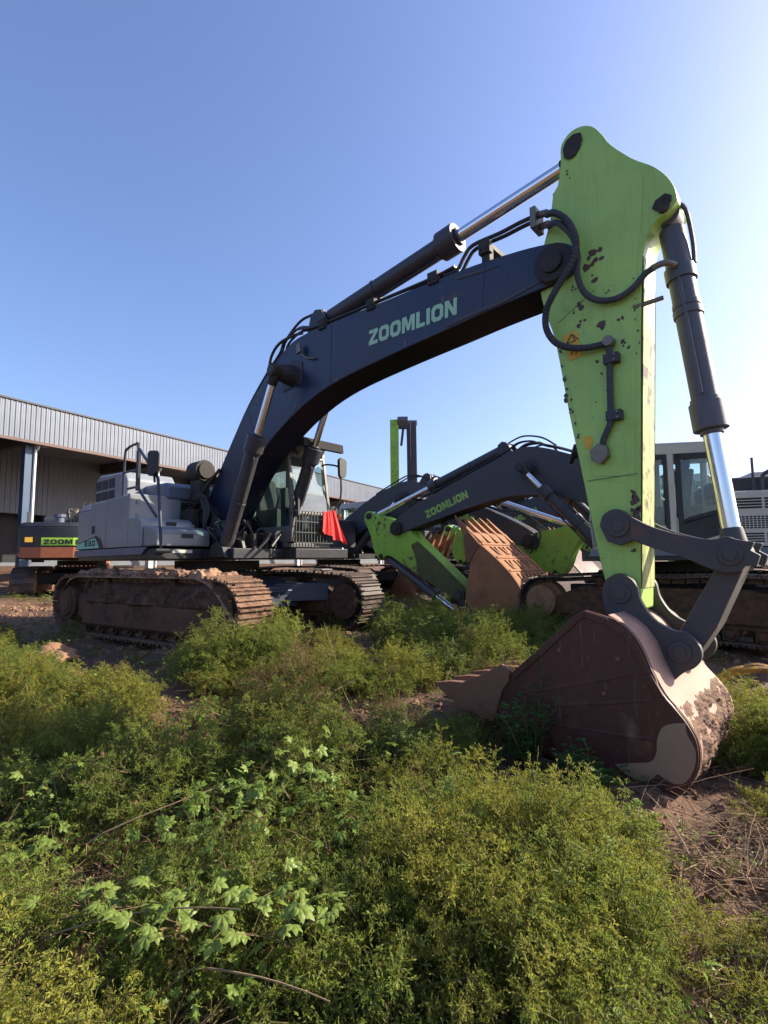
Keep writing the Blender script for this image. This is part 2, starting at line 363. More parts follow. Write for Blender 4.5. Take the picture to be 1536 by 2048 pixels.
bp = nd(t, 'ShaderNodeBump'); bp.inputs['Strength'].default_value = .9; bp.inputs['Distance'].default_value = .05; t.links.new(n1, bp.inputs['Height'])
bp2 = nd(t, 'ShaderNodeBump'); bp2.inputs['Strength'].default_value = .6; bp2.inputs['Distance'].default_value = .015; t.links.new(n3, bp2.inputs['Height']); t.links.new(bp.outputs[0], bp2.inputs['Normal'])
t.links.new(bp2.outputs[0], b.inputs['Normal'])
me.materials.append(MAT['ground_mud']); g = bpy.data.objects.new('ground', me); COL.objects.link(g); tag(g, kind='structure', label='reddish brown churned mud yard with ruts and clods', cat='ground')
def gz(x, y): return float(height(x, y))

# ------------------------------------------------------------------ excavators
F0 = Vector((.25, 0, 1.95)); T0 = Vector((6.45, 0, 4.07)); HEAD = Vector((6.68, 0, 5.26)); BC0 = Vector((7.42, 0, 4.24)); L1_0 = Vector((6.93, 0, 1.46)); BK0 = Vector((6.93, 0, .88)); L2_0 = Vector((7.74, 0, 1.20)); B2_0 = Vector((7.36, 0, .43)); AC0 = Vector((2.85, 0, 4.74)); BR0 = Vector((2.37, 0, 3.95)); BF0 = Vector((1.11, 0, 1.36))
def rot_about(p, deg): return Matrix.Translation(p) @ Matrix.Rotation(-R(deg), 4, 'Y') @ Matrix.Translation(-p)
BOOM = [(0.02, 1.95), (.07, 2.28), (.5, 2.88), (1.14, 3.62), (1.55, 3.99), (1.87, 4.24), (2.24, 4.45), (2.7, 4.53), (4.0, 4.50), (5.28, 4.46), (5.9, 4.41), (6.3, 4.35), (6.55, 4.27), (6.68, 4.12), (6.64, 3.96), (6.5, 3.90), (6.30, 3.89), (5.67, 3.86), (5.19, 3.82), (4.4, 3.76), (3.51, 3.67), (2.95, 3.56), (2.47, 3.39), (2.05, 3.18), (1.68, 2.95), (1.25, 2.60), (.85, 2.15), (.55, 1.80), (.36, 1.68), (.15, 1.70)]
STICK = [(6.30, 4.30), (6.36, 4.50), (6.45, 4.79), (6.52, 5.10), (6.53, 5.30), (6.57, 5.38), (6.65, 5.43), (6.76, 5.42), (6.86, 5.35), (6.94, 5.22), (7.01, 5.08), (7.19, 4.84), (7.35, 4.68), (7.45, 4.54), (7.51, 4.40), (7.53, 4.27), (7.45, 4.19), (7.35, 4.15), (7.27, 4.05), (7.23, 3.88), (7.17, 3.02), (7.10, 1.68), (7.06, .90), (7.05, .74), (6.93, .68), (6.82, .78), (6.78, .92), (6.74, 1.08), (6.67, 1.49), (6.60, 1.96), (6.51, 2.51), (6.40, 3.29), (6.33, 3.57), (6.26, 3.91)]
EAR = [(6.78, .80), (6.78, .92), (6.82, 1.0), (6.92, 1.05), (7.0, 1.02), (7.06, .95), (7.09, .82), (7.18, .68), (7.31, .60), (7.42, .58), (7.50, .49), (7.51, .40), (7.46, .32), (7.38, .27), (7.31, .20), (7.26, .10), (7.21, .10), (7.10, .45), (6.97, .58), (6.84, .63)]
SLINK = [(6.77, 1.47), (6.80, 1.56), (6.88, 1.61), (6.96, 1.60), (7.05, 1.53), (7.2, 1.44), (7.42, 1.36), (7.62, 1.32), (7.72, 1.34), (7.80, 1.31), (7.90, 1.29), (7.87, 1.23), (7.93, 1.19), (7.90, 1.10), (7.84, 1.12), (7.80, 1.07), (7.70, 1.06), (7.60, 1.09), (7.40, 1.19), (7.2, 1.26), (7.04, 1.33), (6.94, 1.29), (6.83, 1.33)]
SHELL = [(5.50, -.17), (5.9, -.29), (6.4, -.46), (6.84, -.57), (7.16, -.60), (7.36, -.56), (7.50, -.46), (7.60, -.30), (7.61, -.14), (7.55, -.02), (7.46, .08), (7.36, .18), (7.27, .34), (7.20, .50), (7.10, .64), (6.95, .73), (6.78, .78)]
SHELL = [(x-.17*max(0, x-7.2), z) for x, z in SHELL]
SHELL = curvy(SHELL+[(6.78, .78)], 179, 3)[:-4]
SIDE = [(5.56, -.14), (5.62, -.02), (5.78, .08), (5.98, .20), (6.06, .22), (6.12, .17), (6.34, .38), (6.70, .72), (6.78, .76)]+[(x-.012*(x > 7.3), z) for x, z in SHELL[:0:-1]][1:]
BOOM = curvy(BOOM, 60, 3); STICK = curvy(STICK); EAR = curvy(EAR); SLINK = curvy(SLINK, 40, 3); SH0 = SHELL
def circ(c0, r0, c1, r1, side):
    d = (c1-c0); L = d.length; a = (r0*r0-r1*r1+L*L)/(2*L); h = math.sqrt(max(0, r0*r0-a*a)); u = d/L; n = Vector((u.z, 0, -u.x))
    return c0+u*a+n*h*side
def ram(parent, name, a, b, y, Lb, rb, rr, mat, collar=1.35, M=None, hose=None):
    a = Vector((a.x, y, a.z)); b = Vector((b.x, y, b.z)); u = (b-a).normalized(); e = a+u*Lb
    mb = MB(M); mb.cyl(a+u*.12, e, rb).cyl(e-u*.22, e+u*.02, rb*collar).cyl(e-u*.26, e-u*.22, rb*1.12)
    mb.cyl(e+u*.02, e+u*.06, rb*.85).cyl(a+Vector((0, -rb*.9, 0)), a+Vector((0, rb*.9, 0)), rb*.95).cyl(a+u*(Lb*.42), a+u*(Lb*.42+.05), rb*1.08)
    o = mb.build(name, mat, parent, .006)
    mb = MB(M); mb.cyl(e, b-u*.1, rr, n=28); mb.build('piston_rod', 'chrome', o)
    mb = MB(M); mb.cyl(b-Vector((0, rb*.85, 0)), b+Vector((0, rb*.85, 0)), rr*1.75).cyl(b-u*.22, b-u*.04, rr*1.15, rr*1.5); mb.build('rod_eye', 'grease_black' if mat != 'cylinder_grey' else 'linkage_grey', o, .006)
    if hose:
        n = u.orthogonal(); n = Vector((-u.z, 0, u.x))*hose
        mb = MB(M); yo = Vector((0, -rb*.5, 0)); mb.tube([a+u*.25+n*rb+yo, a+u*.4+n*(rb+.05)+yo, e-u*.4+n*(rb+.05)+yo, e-u*.28+n*rb+yo], .017, n=6)
        mb.build('steel_pipe', 'hose_black', o)
    return o
def track(root, side, deg, lod, mud):
    """one crawler: child frames are rotated with the undercarriage; x forward, centre y = side*1.3"""
    M = Matrix.Rotation(R(deg), 4, 'Z') @ Matrix.Translation((0, side*1.3, 0))
    xf, xr, r = 2.02, -2.05, .43
    path = []                                              # closed loop, counter-clockwise seen from -y
    def arc(cx, cz, a0, a1, k): return [(cx+r*math.cos(R(a0+(a1-a0)*i/k)), cz+r*math.sin(R(a0+(a1-a0)*i/k))) for i in range(k+1)]
    path = arc(xf, .50, -70, 90, 10)+[(1.4, .965), (.9, .99), (.35, .975), (-.3, .955), (-.9, .985), (-1.5, .97)]+arc(xr, .52, 92, 262, 10)+[(-1.5, .05), (1.5, .05)]
    pts = [Vector((p[0], 0, p[1])) for p in path]; pts.append(pts[0]); cum = [0]
    for i in range(len(pts)-1): cum.append(cum[-1]+(pts[i+1]-pts[i]).length)
    n = int(cum[-1]/.203); mb = MB(M)
    def at(s):
        s %= cum[-1]; i = max(0, min(len(pts)-2, next(k for k in range(len(cum)) if cum[k+1] >= s))); u = (s-cum[i])/max(1e-6, cum[i+1]-cum[i]); return pts[i].lerp(pts[i+1], u)
    rng = random.Random(3+side)
    for k in range(n):
        s = k*cum[-1]/n; p = at(s); q = at(s+cum[-1]/n*.97); d = (q-p).normalized(); nn = Vector((d.z, 0, -d.x))
        for (a, b2, lo, hi) in [(0, 1, 0, .022), (.02, .13, .022, .055), (.42, .53, .022, .05), (.86, .99, .022, .06)][:4 if lod else 2]:
            A = p.lerp(q, a); B = p.lerp(q, b2); hw = .30
            vs = [(v+nn*h).to_tuple() for v in (A, B) for h in (lo, hi)]
            V8 = [Vector((v[0], yy, v[2])) for yy in (-hw, hw) for v in vs]
            mb.add(V8, [(0, 1, 3, 2), (4, 6, 7, 5), (0, 4, 5, 1), (2, 3, 7, 6), (0, 2, 6, 4), (1, 5, 7, 3)])
        mid = p.lerp(q, .5)-nn*.05
        if lod:
            for yy in (-.12, .12): mb.add([Vector((mid.x+dx*d.x+dz*nn.x, yy+w, mid.z+dx*d.z+dz*nn.z)) for dx in (-.09, .09) for w in (-.025, .025) for dz in (-.035, .04)], [(0, 1, 3, 2), (4, 6, 7, 5), (0, 4, 5, 1), (2, 3, 7, 6), (0, 2, 6, 4), (1, 5, 7, 3)])
    T = empty('track_assembly'); T.parent = root
    mb.build('track_chain', 'mud_chain' if mud else 'track_steel', T, 0)
    fr = MB(M); fr.prism([(-1.75, .30), (-1.75, .66), (-1.3, .80), (1.2, .80), (1.7, .62), (1.75, .32), (1.5, .22), (-1.5, .22)], -.22, .22)
    fr.prism([(-1.62, .30), (-1.62, .58), (-1.45, .68), (1.35, .68), (1.55, .55), (1.6, .30)], -.27, .27); fr.build('track_frame', 'mud_wet' if lod else 'black_paint', T, .02)
    for nm, cx, cz in (('idler_wheel', xf, .50), ('drive_sprocket', xr, .52)):
        w = MB(M); w.cyl((cx, -.10, cz), (cx, .10, cz), .385, n=28).cyl((cx, -.27, cz), (cx, .27, cz), .30, n=24).cyl((cx, -.285, cz), (cx, .285, cz), .24, n=24).cyl((cx, -.30, cz), (cx, .30, cz), .10, n=12)
        if nm == 'drive_sprocket':
            for k in range(21):
                a = k/21*2*math.pi; w.cyl((cx+.37*math.cos(a), 0, cz+.37*math.sin(a)), (cx+.43*math.cos(a), 0, cz+.43*math.sin(a)), .035, .018, n=6)
        w.build(nm, 'mud_wet' if mud or side > 0 and lod == 2 else 'clod_soil', T, .01)
    if lod:
        for k in range(8):
            w = MB(M); x = -1.45+k*.415; w.cyl((x, -.2, .16), (x, .2, .16), .11, n=14).cyl((x, -.24, .16), (x, .24, .16), .06, n=10); w.build('track_roller', 'mud_wet', T)
        for x in (-.9, .9):
            w = MB(M); w.cyl((x, -.2, .88), (x, .2, .88), .075, n=12); w.build('carrier_roller', 'mud_wet', T)
    if mud:                                               # caked earth lying on the shoes and packed into the side
        nxm, nym = 230, 40; vs = []
        for i in range(nxm+1):
            x = -2.35+4.75*i/nxm
            for j in range(nym+1):
                y = -.31+.62*j/nym; p3 = Vector((x*3.1, y*4+side*5, 1.7)); e = min(1, 14*min(j, nym-j)/nym)
                q = noise.fractal(p3*1.6, .8, 2, 6)*.06+abs(noise.noise(p3*2.1))*.10
                zt = 1.01-max(0, x-1.5)**2*.75-max(0, -x-1.6)**2*.85
                vs.append((x, y*(1+.03*math.sin(x*9)), zt-.05+(.055+q)*e*(1.0 if x < 1.9 else .35)))
        fs = [(i*(nym+1)+j, (i+1)*(nym+1)+j, (i+1)*(nym+1)+j+1, i*(nym+1)+j+1) for i in range(nxm) for j in range(nym)]
        MB(M).add(vs, fs, True).build('mud_cake', 'mud_dry', T)
        sd = side*-1; yb = -.285 if side < 0 else .285; vs = []; nx2, nz2 = 150, 24
        for i in range(nx2+1):
            x = -1.62+3.9*i/nx2
            for j in range(nz2+1):
                z = .12+.78*j/nz2; p3 = Vector((x*2.6, z*3.4, side*3)); q = noise.fractal(p3*1.8, 1, 2, 5)*.05+max(0, noise.noise(p3*.9))*.10
                top = .72+.1*noise.noise(Vector((x*1.4, 5, 1))); inset = -.08 if abs(x) < 1.45 and z > top else 0
                if z < .56 and -1.5 < x < 1.75: q = q*.22-.02
                elif abs((x+.15) % .78-.39) < .13 and .60 < z < .74 and -1.5 < x < 1.5: inset = -.11
                e = min(1, 10*min(j, nz2-j)/nz2, 10*min(i, nx2-i)/nx2); vs.append((x, yb+(q+inset+.02-(1-e)*.12)*(1 if yb > 0 else -1), z))
        fs = [(i*(nz2+1)+j, (i+1)*(nz2+1)+j, (i+1)*(nz2+1)+j+1, i*(nz2+1)+j+1) for i in range(nx2) for j in range(nz2)]
        MB(M).add(vs, fs, True).build('packed_mud', 'mud_wet', T)
        w = MB(M, True); y2 = yb*1.03
        for a_, b_ in ((-1.48, .30), (.34, 1.72)): w.prism([(a_, .20), (a_+.05, .52), (a_+.1, .55), (b_-.1, .55), (b_-.03, .50), (b_, .20)], min(y2, yb*.8), max(y2, yb*.8))
        w.build('frame_plate', 'frame_rust', T, .02)
        w = MB(M); w.cyl((xr, yb*.9, .52), (xr, yb*1.06, .52), .21, n=28).cyl((xr, yb*1.06, .52), (xr, yb*1.1, .52), .15, n=28); w.build('hub_cover', 'frame_rust', T, .012)
    return T

def excavator(label, group, loc, yaw, tdeg=0, ab=0, as_=0, ak=0, byaw=0, lod=2, word_side=-1, body='silver_grey', boom='boom_navy', green='green_paint', skip=(), letters='letter_mint', bucket='bucket_maroon'):
    root = empty('excavator', loc, R(yaw), label=label, category='excavator', group=group)
    hi = lod >= 2
    # --- undercarriage
    if 'tracks' not in skip:
        for s in (-1, 1): track(root, s, tdeg, lod, hi and s < 0)
    MU = Matrix.Rotation(R(tdeg), 4, 'Z')
    u = MB(MU); u.prism([(-1.1, .45), (-1.25, .62), (-.8, .92), (.8, .92), (1.25, .70), (1.1, .45)], -.75, .75)
    for sx in (-1, 1):
        for sy in (-1, 1): u.prism([(.55*sx, .50*sy), (1.25*sx, 1.1*sy), (1.65*sx, 1.1*sy), (1.0*sx, .3*sy)], .50, .82, 'z')
    u.box(1.15, 1.2, -.8, .8, .42, .78); u.build('undercarriage_frame', 'chassis_navy' if hi else 'black_paint', root, .02)
    u = MB(); u.cyl((0, 0, .90), (0, 0, 1.02), .78, n=40).cyl((0, 0, 1.05), (0, 0, 1.22), .72, n=40)
    for k in range(36): a = k/36*2*math.pi; u.cyl((.75*math.cos(a), .75*math.sin(a), 1.0), (.75*math.cos(a), .75*math.sin(a), 1.06), .022, n=6)
    u.build('swing_ring', 'grease_black', root)
    # --- upper frame and deck
    u = MB(); u.prism([(-2.7, -1.36), (-2.2, -1.44), (.66, -1.44), (.66, -.62), (1.42, -.6), (1.42, .3), (1.75, .34), (1.85, 1.42), (-2.5, 1.42), (-2.9, .9), (-2.9, -.9)], 1.24, 1.40, 'z')
    u.build('upper_frame', 'black_paint', root, .012)
    u = MB(); u.prism([(-2.62, 1.315), (-2.56, 1.43), (.42, 1.43), (.24, 1.315)], -1.475, -1.443); u.cut(); u.prism([(-2.62, 1.315), (-2.56, 1.43), (1.7, 1.43), (1.75, 1.315)], 1.423, 1.455)
    u.build('side_skirt', 'deck_blue', root, .006)
    # boom foot towers
    u = MB()
    for y in (-.42, .36): u.cut(); u.prism([(-.35, 1.40), (-.2, 1.9), (.12, 2.2), (.36, 2.2), (.5, 2.0), (1.0, 1.62), (1.35, 1.52), (1.4, 1.40)], y, y+.06)
    u.cut(); u.cyl((.25, -.46, 1.95), (.25, .46, 1.95), .11)
    u.build('boom_foot_bracket', 'black_paint', root, .01)
    # --- counterweight
    cw = [(-1.95, -1.455), (-2.55, -1.44), (-2.78, -1.34), (-3.05, -.8), (-3.15, 0), (-3.05, .8), (-2.78, 1.34), (-2.55, 1.44), (-1.95, 1.455)]
    u = MB(); u.prism(cw, 1.44, 2.16, 'z'); u.prism(cw, 2.16, 2.30, 'z', [(x*.97-.02, y*.95) for x, y in cw])
    CW = u.build('counterweight', body if body != 'warm_grey' else 'silver_grey', root, .03)
    u = MB(); u.prism([(x*1.003, y*1.002) for x, y in cw], 1.30, 1.435, 'z'); u.build('counterweight_base', 'orange_primer' if lod < 2 else 'deck_blue', CW, .02)
    # --- engine bay side doors, seams left open between panels
    for s, y0, y1 in ((-1, -1.452, -1.38), (1, 1.38, 1.452)):
        d1 = MB().box(-1.94, -1.215, y0, y1, 1.445, 2.27).build('side_door', body, root, .014)
        MB().box(-1.83, -1.70, *( (y0-.008, y0) if s < 0 else (y1, y1+.008)), 1.72, 1.86).build('door_latch', 'black_plastic', d1, .004)
        d2 = MB().box(-1.195, -.335, y0, y1, 1.445, 2.30).build('side_door', body, root, .014)
        if s > 0:
            u = MB()
            for (a, b2, z0, z1, k) in ((-1.15, -.42, 2.02, 2.2, 4), (-1.15, -.42, 1.5, 1.66, 4), (-1.85, -1.3, 2.02, 2.2, 4), (-1.85, -1.3, 1.5, 1.66, 4)):
                for i in range(k):
                    for c in (0, 1): u.box(a+(b2-a)*(c*.52), a+(b2-a)*(c*.52+.47), y1, y1+.004, z0+(z1-z0)*i/k+.008, z0+(z1-z0)*(i+1)/k-.008)
            for i in range(14):
                for j in range(6): u.box(-1.15+.052*i, -1.15+.052*i+.036, y1, y1+.004, 1.72+j*.034, 1.72+j*.034+.022)
            u.build('louvre', 'dark_opening', d2)
    u = MB(); u.box(-2.6, -.36, -1.38, 1.38, 1.40, 2.24); u.build('engine_bay', 'black_paint', root)
    u = MB(); u.box(-1.95, -.34, -1.40, 1.40, 2.24, 2.31); u.build('top_panel', body, root, .02)
    # front wall panel with round caps, stepped tool boxes
    u = MB(); u.box(-.40, -.30, -1.45, -.56, 1.86, 2.33); fp = u.build('front_panel', body, root, .02)
    if lod:
        for y in (-1.30, -.70):
            for z in (2.20, 1.99): MB().cyl((-.30, y, z), (-.285, y, z), .042, n=16).cyl((-.285, y, z), (-.28, y, z), .026, n=12).build('round_cap', 'silver_grey', fp)
    u = MB(); u.prism([(-.33, 1.44), (-.33, 1.92), (.02, 1.91), (.14, 1.86), (.17, 1.76), (.17, 1.44)], -1.45, -.54); s1 = u.build('tool_box', body, root, .02)
    u = MB(); u.prism([(.172, 1.44), (.172, 1.775), (.42, 1.745), (.58, 1.69), (.62, 1.62), (.62, 1.44)], -1.42, -.52); s2 = u.build('tool_box', body, root, .025)
    if lod:
        MB().box(.165, .18, -1.05, -.88, 1.79, 1.85).build('latch', 'black_plastic', s1, .006)
        MB().box(.612, .63, -1.02, -.82, 1.57, 1.64).build('latch', 'black_plastic', s2, .006)
        MB().box(-.30, .10, -1.455, -1.447, 1.50, 1.84).build('access_panel', body, s1, .006)
    u = MB(); u.box(.60, .86, -1.46, -1.30, 1.33, 1.36); u.build('catwalk', 'black_plastic', root, .008)
    if hi:
        u = MB(); u.box(.661, .668, -1.18, -.86, 1.335, 1.385); u.build('number_plate', 'white_label', root)
        u = MB(); u.prism([(-2.56, 1.452), (-2.50, 1.56), (-1.60, 1.68), (-1.42, 1.62), (-1.28, 1.452)], -1.4615, -1.4565); dg = u.build('decal_border', 'letter_black', CW)
        u = MB(); u.prism([(-2.53, 1.458), (-2.47, 1.545), (-1.66, 1.645), (-1.56, 1.58), (-1.44, 1.458)], -1.4655, -1.462); u.build('decal', 'decal_teal', CW)
        for x, ch in ((-2.12, '3'), (-1.94, '3'), (-1.76, '0')):
            mb = MB(); w, h, t_, z0 = .13, .10, .028, 1.50
            segs = {'3': [(0, w, h-t_, h), (0, w, 0, t_), (.02, w, h/2-t_/2, h/2+t_/2), (w-t_, w, 0, h)], '0': [(0, w, h-t_, h), (0, w, 0, t_), (0, t_, 0, h), (w-t_, w, 0, h)]}[ch]
            for i, (a, b2, c_, e) in enumerate(segs): mb.box(x+a, x+b2, -1.4685-.0004*i, -1.466, z0+c_, z0+e)
            mb.build('numeral', 'letter_black', CW)
    # hoods
    u = MB(); u.prism([(-2.55, 2.28), (-2.50, 2.78), (-2.32, 2.88), (-1.25, 2.84), (-1.12, 2.70), (-1.10, 2.28)], -1.18, -.25); hd = u.build('air_intake_housing', body, root, .05, 3)
    if lod:
        u = MB()
        for i in range(3):
            for j in range(2): u.box(-2.46+.30*i, -2.46+.30*i+.26, -1.188, -1.18, 2.36+.22*j, 2.36+.22*j+.18)
        u.build('mesh_grille', 'black_plastic', hd, .004)
        u = MB(); u.box(-2.558, -2.55, -1.05, -.4, 2.34, 2.70); u.build('mesh_grille', 'black_plastic', hd)
    u = MB(); u.prism([(-1.5, 2.28), (-1.48, 2.48), (-1.3, 2.60), (.05-.4, 2.58), (.12-.4, 2.50), (.14-.4, 2.28)], -.85, 1.0); u.build('engine_hood', 'deck_blue' if hi else 'boom_dark', root, .06, 3)
    u = MB(); u.cyl((-.20, -.36, 2.78), (.14, -.36, 2.78), .19, n=24).cyl((.14, -.36, 2.78), (.17, -.36, 2.78), .14).box(-.2, .12, -.46, -.26, 2.2, 2.62); u.build('air_filter', 'grease_black', root, .01)
    # handrails
    if lod:
        y = -1.42; u = MB()
        u.tube([(-.63, y, 2.30), (-.61, y, 2.98), (-.52, y, 3.10), (-.20, y, 3.13), (-.10, y, 3.06), (-.06, y, 2.40)], .022, sub=3)
        u.tube([(-.61, y, 2.70), (-.08, y, 2.70)], .018, smooth=False)
        u.tube([(-.04, y-.01, 3.02), (.30, y-.02, 2.76), (.64, y-.03, 2.50), (.70, y-.03, 2.34), (.80, y-.03, 1.75), (.84, y-.03, 1.40)], .024, sub=3)
        u.tube([(-.36, y-.04, 2.40), (.02, y-.04, 2.39), (.12, y-.04, 2.30), (.66, y-.03, 1.88)], .022, sub=3)
        u.box(-.12, -.04, y-.02, y+.02, 2.35, 3.0)
        u.build('handrail', 'rail_paint', root)
        u = MB(); u.prism([(.46, 2.56), (.44, 2.86), (.50, 2.90), (.68, 2.88), (.72, 2.84), (.72, 2.54), (.66, 2.50), (.5, 2.51)], y-.10, y-.04); u.tube([(.62, y-.05, 2.40), (.6, y-.06, 2.55)], .018, smooth=False); u.build('side_mirror', 'black_plastic', root, .015)
    if lod and not hi:     # rails seen over the left side door of this one
        u = MB()
        for x0 in (-1.5, -2.35): u.cut(); u.tube([(x0, 1.3, 2.28), (x0, 1.3, 2.72), (x0-.06, 1.3, 2.80), (x0-.42, 1.3, 2.80), (x0-.48, 1.3, 2.72), (x0-.48, 1.3, 2.28)], .022, sub=3)
        u.cut(); u.tube([(-.75, 1.25, 2.3), (-.75, 1.25, 2.85)], .02, smooth=False); u.cut(); u.tube([(-.85, 1.28, 2.3), (-.87, 1.28, 2.55), (-1.05, 1.28, 2.62), (-1.12, 1.28, 2.3)], .03)
        u.cut(); u.box(-1.9, -1.62, .6, 1.1, 2.28, 2.95)
        u.build('handrail', 'rail_paint', root)
    # --- cab
    if 'cab' not in skip:
        cab_mat = 'cab_grey' if hi else 'warm_grey'; X0, X1, Y0, Y1 = -.35, 1.58, .38, (1.24 if hi else 1.42)
        C = MB()
        # sills, posts, roof
        C.box(X0, X1, Y0, Y1, 1.42, 1.50); C.box(X0, X0+.07, Y0, Y1, 1.50, 2.15)
        prof = [(X0, 3.02), (X0+.1, 3.13), (1.30, 3.16), (1.44, 3.08), (1.46, 2.98), (1.36, 2.96), (X0, 2.94)]
        C.prism(prof, Y0, Y1)
        for y in (Y0, Y1-.07):
            C.prism([(1.50, 1.50), (1.57, 1.50), (1.62, 2.0), (1.46, 3.0), (1.38, 3.0), (1.53, 2.0)], y, y+.07)
            C.box(X0, X0+.10, y, y+.07, 1.50, 3.0); C.box(.40, .50, y, y+.07, 1.50, 3.0)
        C.box(X0+.1, .40, Y0, Y0+.05, 1.50, 2.0); C.box(X0+.1, .40, Y1-.05, Y1, 1.50, 1.92); C.box(.50, 1.54, Y1-.05, Y1, 1.50, 1.80); C.box(.50, 1.54, Y0, Y0+.05, 1.50, 1.78)
        C.prism([(1.55, 1.95), (1.625, 1.95), (1.62, 2.03), (1.55, 2.03)], Y0, Y1)
        cabo = C.build('cab', cab_mat, root, .018)
        u = MB(); u.prism([(1.595, 2.04), (1.60, 2.04), (1.452, 2.97), (1.447, 2.97)], Y0+.07, Y1-.07); u.build('windscreen', 'cab_glass', cabo)
        u = MB(); u.prism([(1.535, 1.50), (1.54, 1.50), (1.59, 1.95), (1.585, 1.95)], Y0+.07, Y1-.07); u.build('lower_windscreen', 'cab_glass', cabo)
        for y in (Y0+.03, Y1-.035):
            z2 = 1.78 if y < 1 else 1.80
            MB().prism([(.50, z2), (1.53, z2), (1.56, 2.0), (1.41, 2.96), (.50, 2.96)], y, y+.006).build('side_window', 'cab_glass' if y < 1 else 'clear_glass', cabo)
            MB().box(X0+.1, .40, y, y+.006, 2.0 if y < 1 else 1.92, 2.96).build('side_window', 'cab_glass' if y < 1 else 'clear_glass', cabo)
        MB().box(X0+.02, X0+.03, Y0+.1, Y1-.1, 2.15, 2.95).build('rear_window', 'clear_glass', cabo)
        # dark rubber frames
        u = MB(); y = Y1+.001
        if lod == 1:      # door with its sloping window frame, as on the cream grey cab
            u.prism([(-.28, 1.98), (-.28, 2.93), (-.20, 2.95), (-.20, 2.04), (.31, 1.90+.0), (.31, 1.80)], y, y+.012); u.prism([(-.28, 2.86), (-.28, 2.95), (.37, 2.95), (.37, 2.86)], y, y+.012)
            u.prism([(.30, 1.62), (.30, 2.95), (.38, 2.95), (.38, 1.68)], y, y+.012); u.prism([(-.28, 1.66), (-.28, 2.0), (.31, 1.86), (.31, 1.62), (.05, 1.56)], y, y+.012)
            u.prism([(.50, 1.6), (.56, 1.6), (.56, 2.95), (.50, 2.95)], y, y+.012); u.prism([(.56, 2.88), (1.38, 2.88), (1.36, 2.95), (.56, 2.95)], y, y+.012)
        else: u.box(.50, .53, y, y+.01, 1.8, 2.96)
        u.build('window_frame', 'black_plastic', cabo, .004)
        u = MB(); u.prism([(.25, 1.60), (.25, 1.95), (.75, 1.95), (.80, 2.1), (.25, 2.15)], .65, 1.15); u.prism([(.12, 1.95), (.02, 2.75), (.18, 2.75), (.30, 1.95)], .68, 1.12); u.prism([(.06, 2.75), (.04, 2.95), (.14, 2.95), (.18, 2.75)], .78, 1.02); u.build('seat', 'seat_fabric', cabo, .04)
        u = MB()
        for y in (.56, 1.16): u.cut(); u.box(.4, .95, y, y+.10, 1.6, 2.12); u.tube([(.85, y+.05, 2.1), (.95, y+.05, 2.35)], .02, smooth=False)
        u.cut(); u.box(1.2, 1.32, .45, .6, 1.55, 2.45); u.build('control_console', 'black_plastic', cabo, .01)
        u = MB(); u.prism([(1.15, 3.19), (1.20, 3.26), (1.90, 3.22), (1.92, 3.07), (1.84, 3.07), (1.82, 3.17)], Y0-.02, Y1+.02); u.build('roof_visor', 'visor_black', cabo, .01)
        if hi:
            u = MB()
            for y in (.62, 1.08): u.cut(); u.box(1.36, 1.55, y, y+.06, 3.02, 3.2)
            u.build('work_lamp', 'warm_grey', cabo, .01)
            u = MB(); gx = 1.66
            for i in range(14): yy = Y0+.02+i*.066; u.box(gx-.005+.0005*i, gx+.015, yy, yy+.016, 1.49, 2.03)
            for z in (1.49, 1.66, 1.84, 2.015): u.box(gx+.016, gx+.024, Y0-.0, Y1+.02, z, z+.016)
            u.box(1.5, gx-.006, Y0, Y0+.03, 1.49, 1.52); u.build('window_guard', 'black_paint', cabo, .003)
            u = MB(); u.tube([(1.60, 1.24, 1.98), (1.72, 1.36, 2.3), (1.76, 1.34, 2.62), (1.74, 1.32, 2.85), (1.60, 1.15, 2.90), (1.50, 1.12, 2.88)], .016); u.build('mirror_arm', 'black_plastic', cabo)
            u = MB(); u.prism([(1.28, 2.70), (1.27, 2.98), (1.31, 3.02), (1.42, 3.0), (1.45, 2.94), (1.44, 2.72), (1.40, 2.67), (1.32, 2.66)], 1.74, 1.80, 'x'); u.tube([(1.76, 1.33, 2.62), (1.77, 1.36, 2.76)], .012, smooth=False); u.build('cab_mirror', 'black_plastic', cabo, .012)
            u = MB(); u.box(1.62, 1.70, .42, .46, 1.95, 2.25); u.tube([(1.62, .40, 1.9), (1.64, .38, 2.1), (1.60, .39, 2.3)], .012); u.build('wiper', 'black_plastic', cabo)
    # --- boom
    BY = Matrix.Translation((F0.x, 0, 0)) @ Matrix.Rotation(R(byaw), 4, 'Z') @ Matrix.Translation((-F0.x, 0, 0))
    Mb = BY @ rot_about(F0, ab); Mlo = rot_about(F0, ab)
    u = MB(Mb); u.prism(BOOM, -.25, .25); boo = u.build('boom', boom, root, .012)
    lowp = [q for q in BOOM if q[1] < 4.0 and q[0] > .5 and q[0] < 6.55 and not (q[0] < 1.6 and q[1] > 1.9+q[0]*.95)]; lowp.sort(key=lambda q: -q[0])
    u = MB(Mb); u.strip(lowp, -.007, -.243, .243); u.build('belly_plate', 'belly_brown', boo)  # dark brown strip along the boom underside
    u = MB(Mb)
    for s in (-1, 1):
        u.cut().cyl((T0.x, s*.24, T0.z), (T0.x, s*.34, T0.z), .19, n=28).cyl((T0.x, s*.34, T0.z), (T0.x, s*.37, T0.z), .11, n=16)
    u.cut().cyl((F0.x, -.42, F0.z), (F0.x, .42, F0.z), .2, n=24)
    u.build('boom_pin_boss', 'grease_black', boo, .012)
    u = MB(Mb)
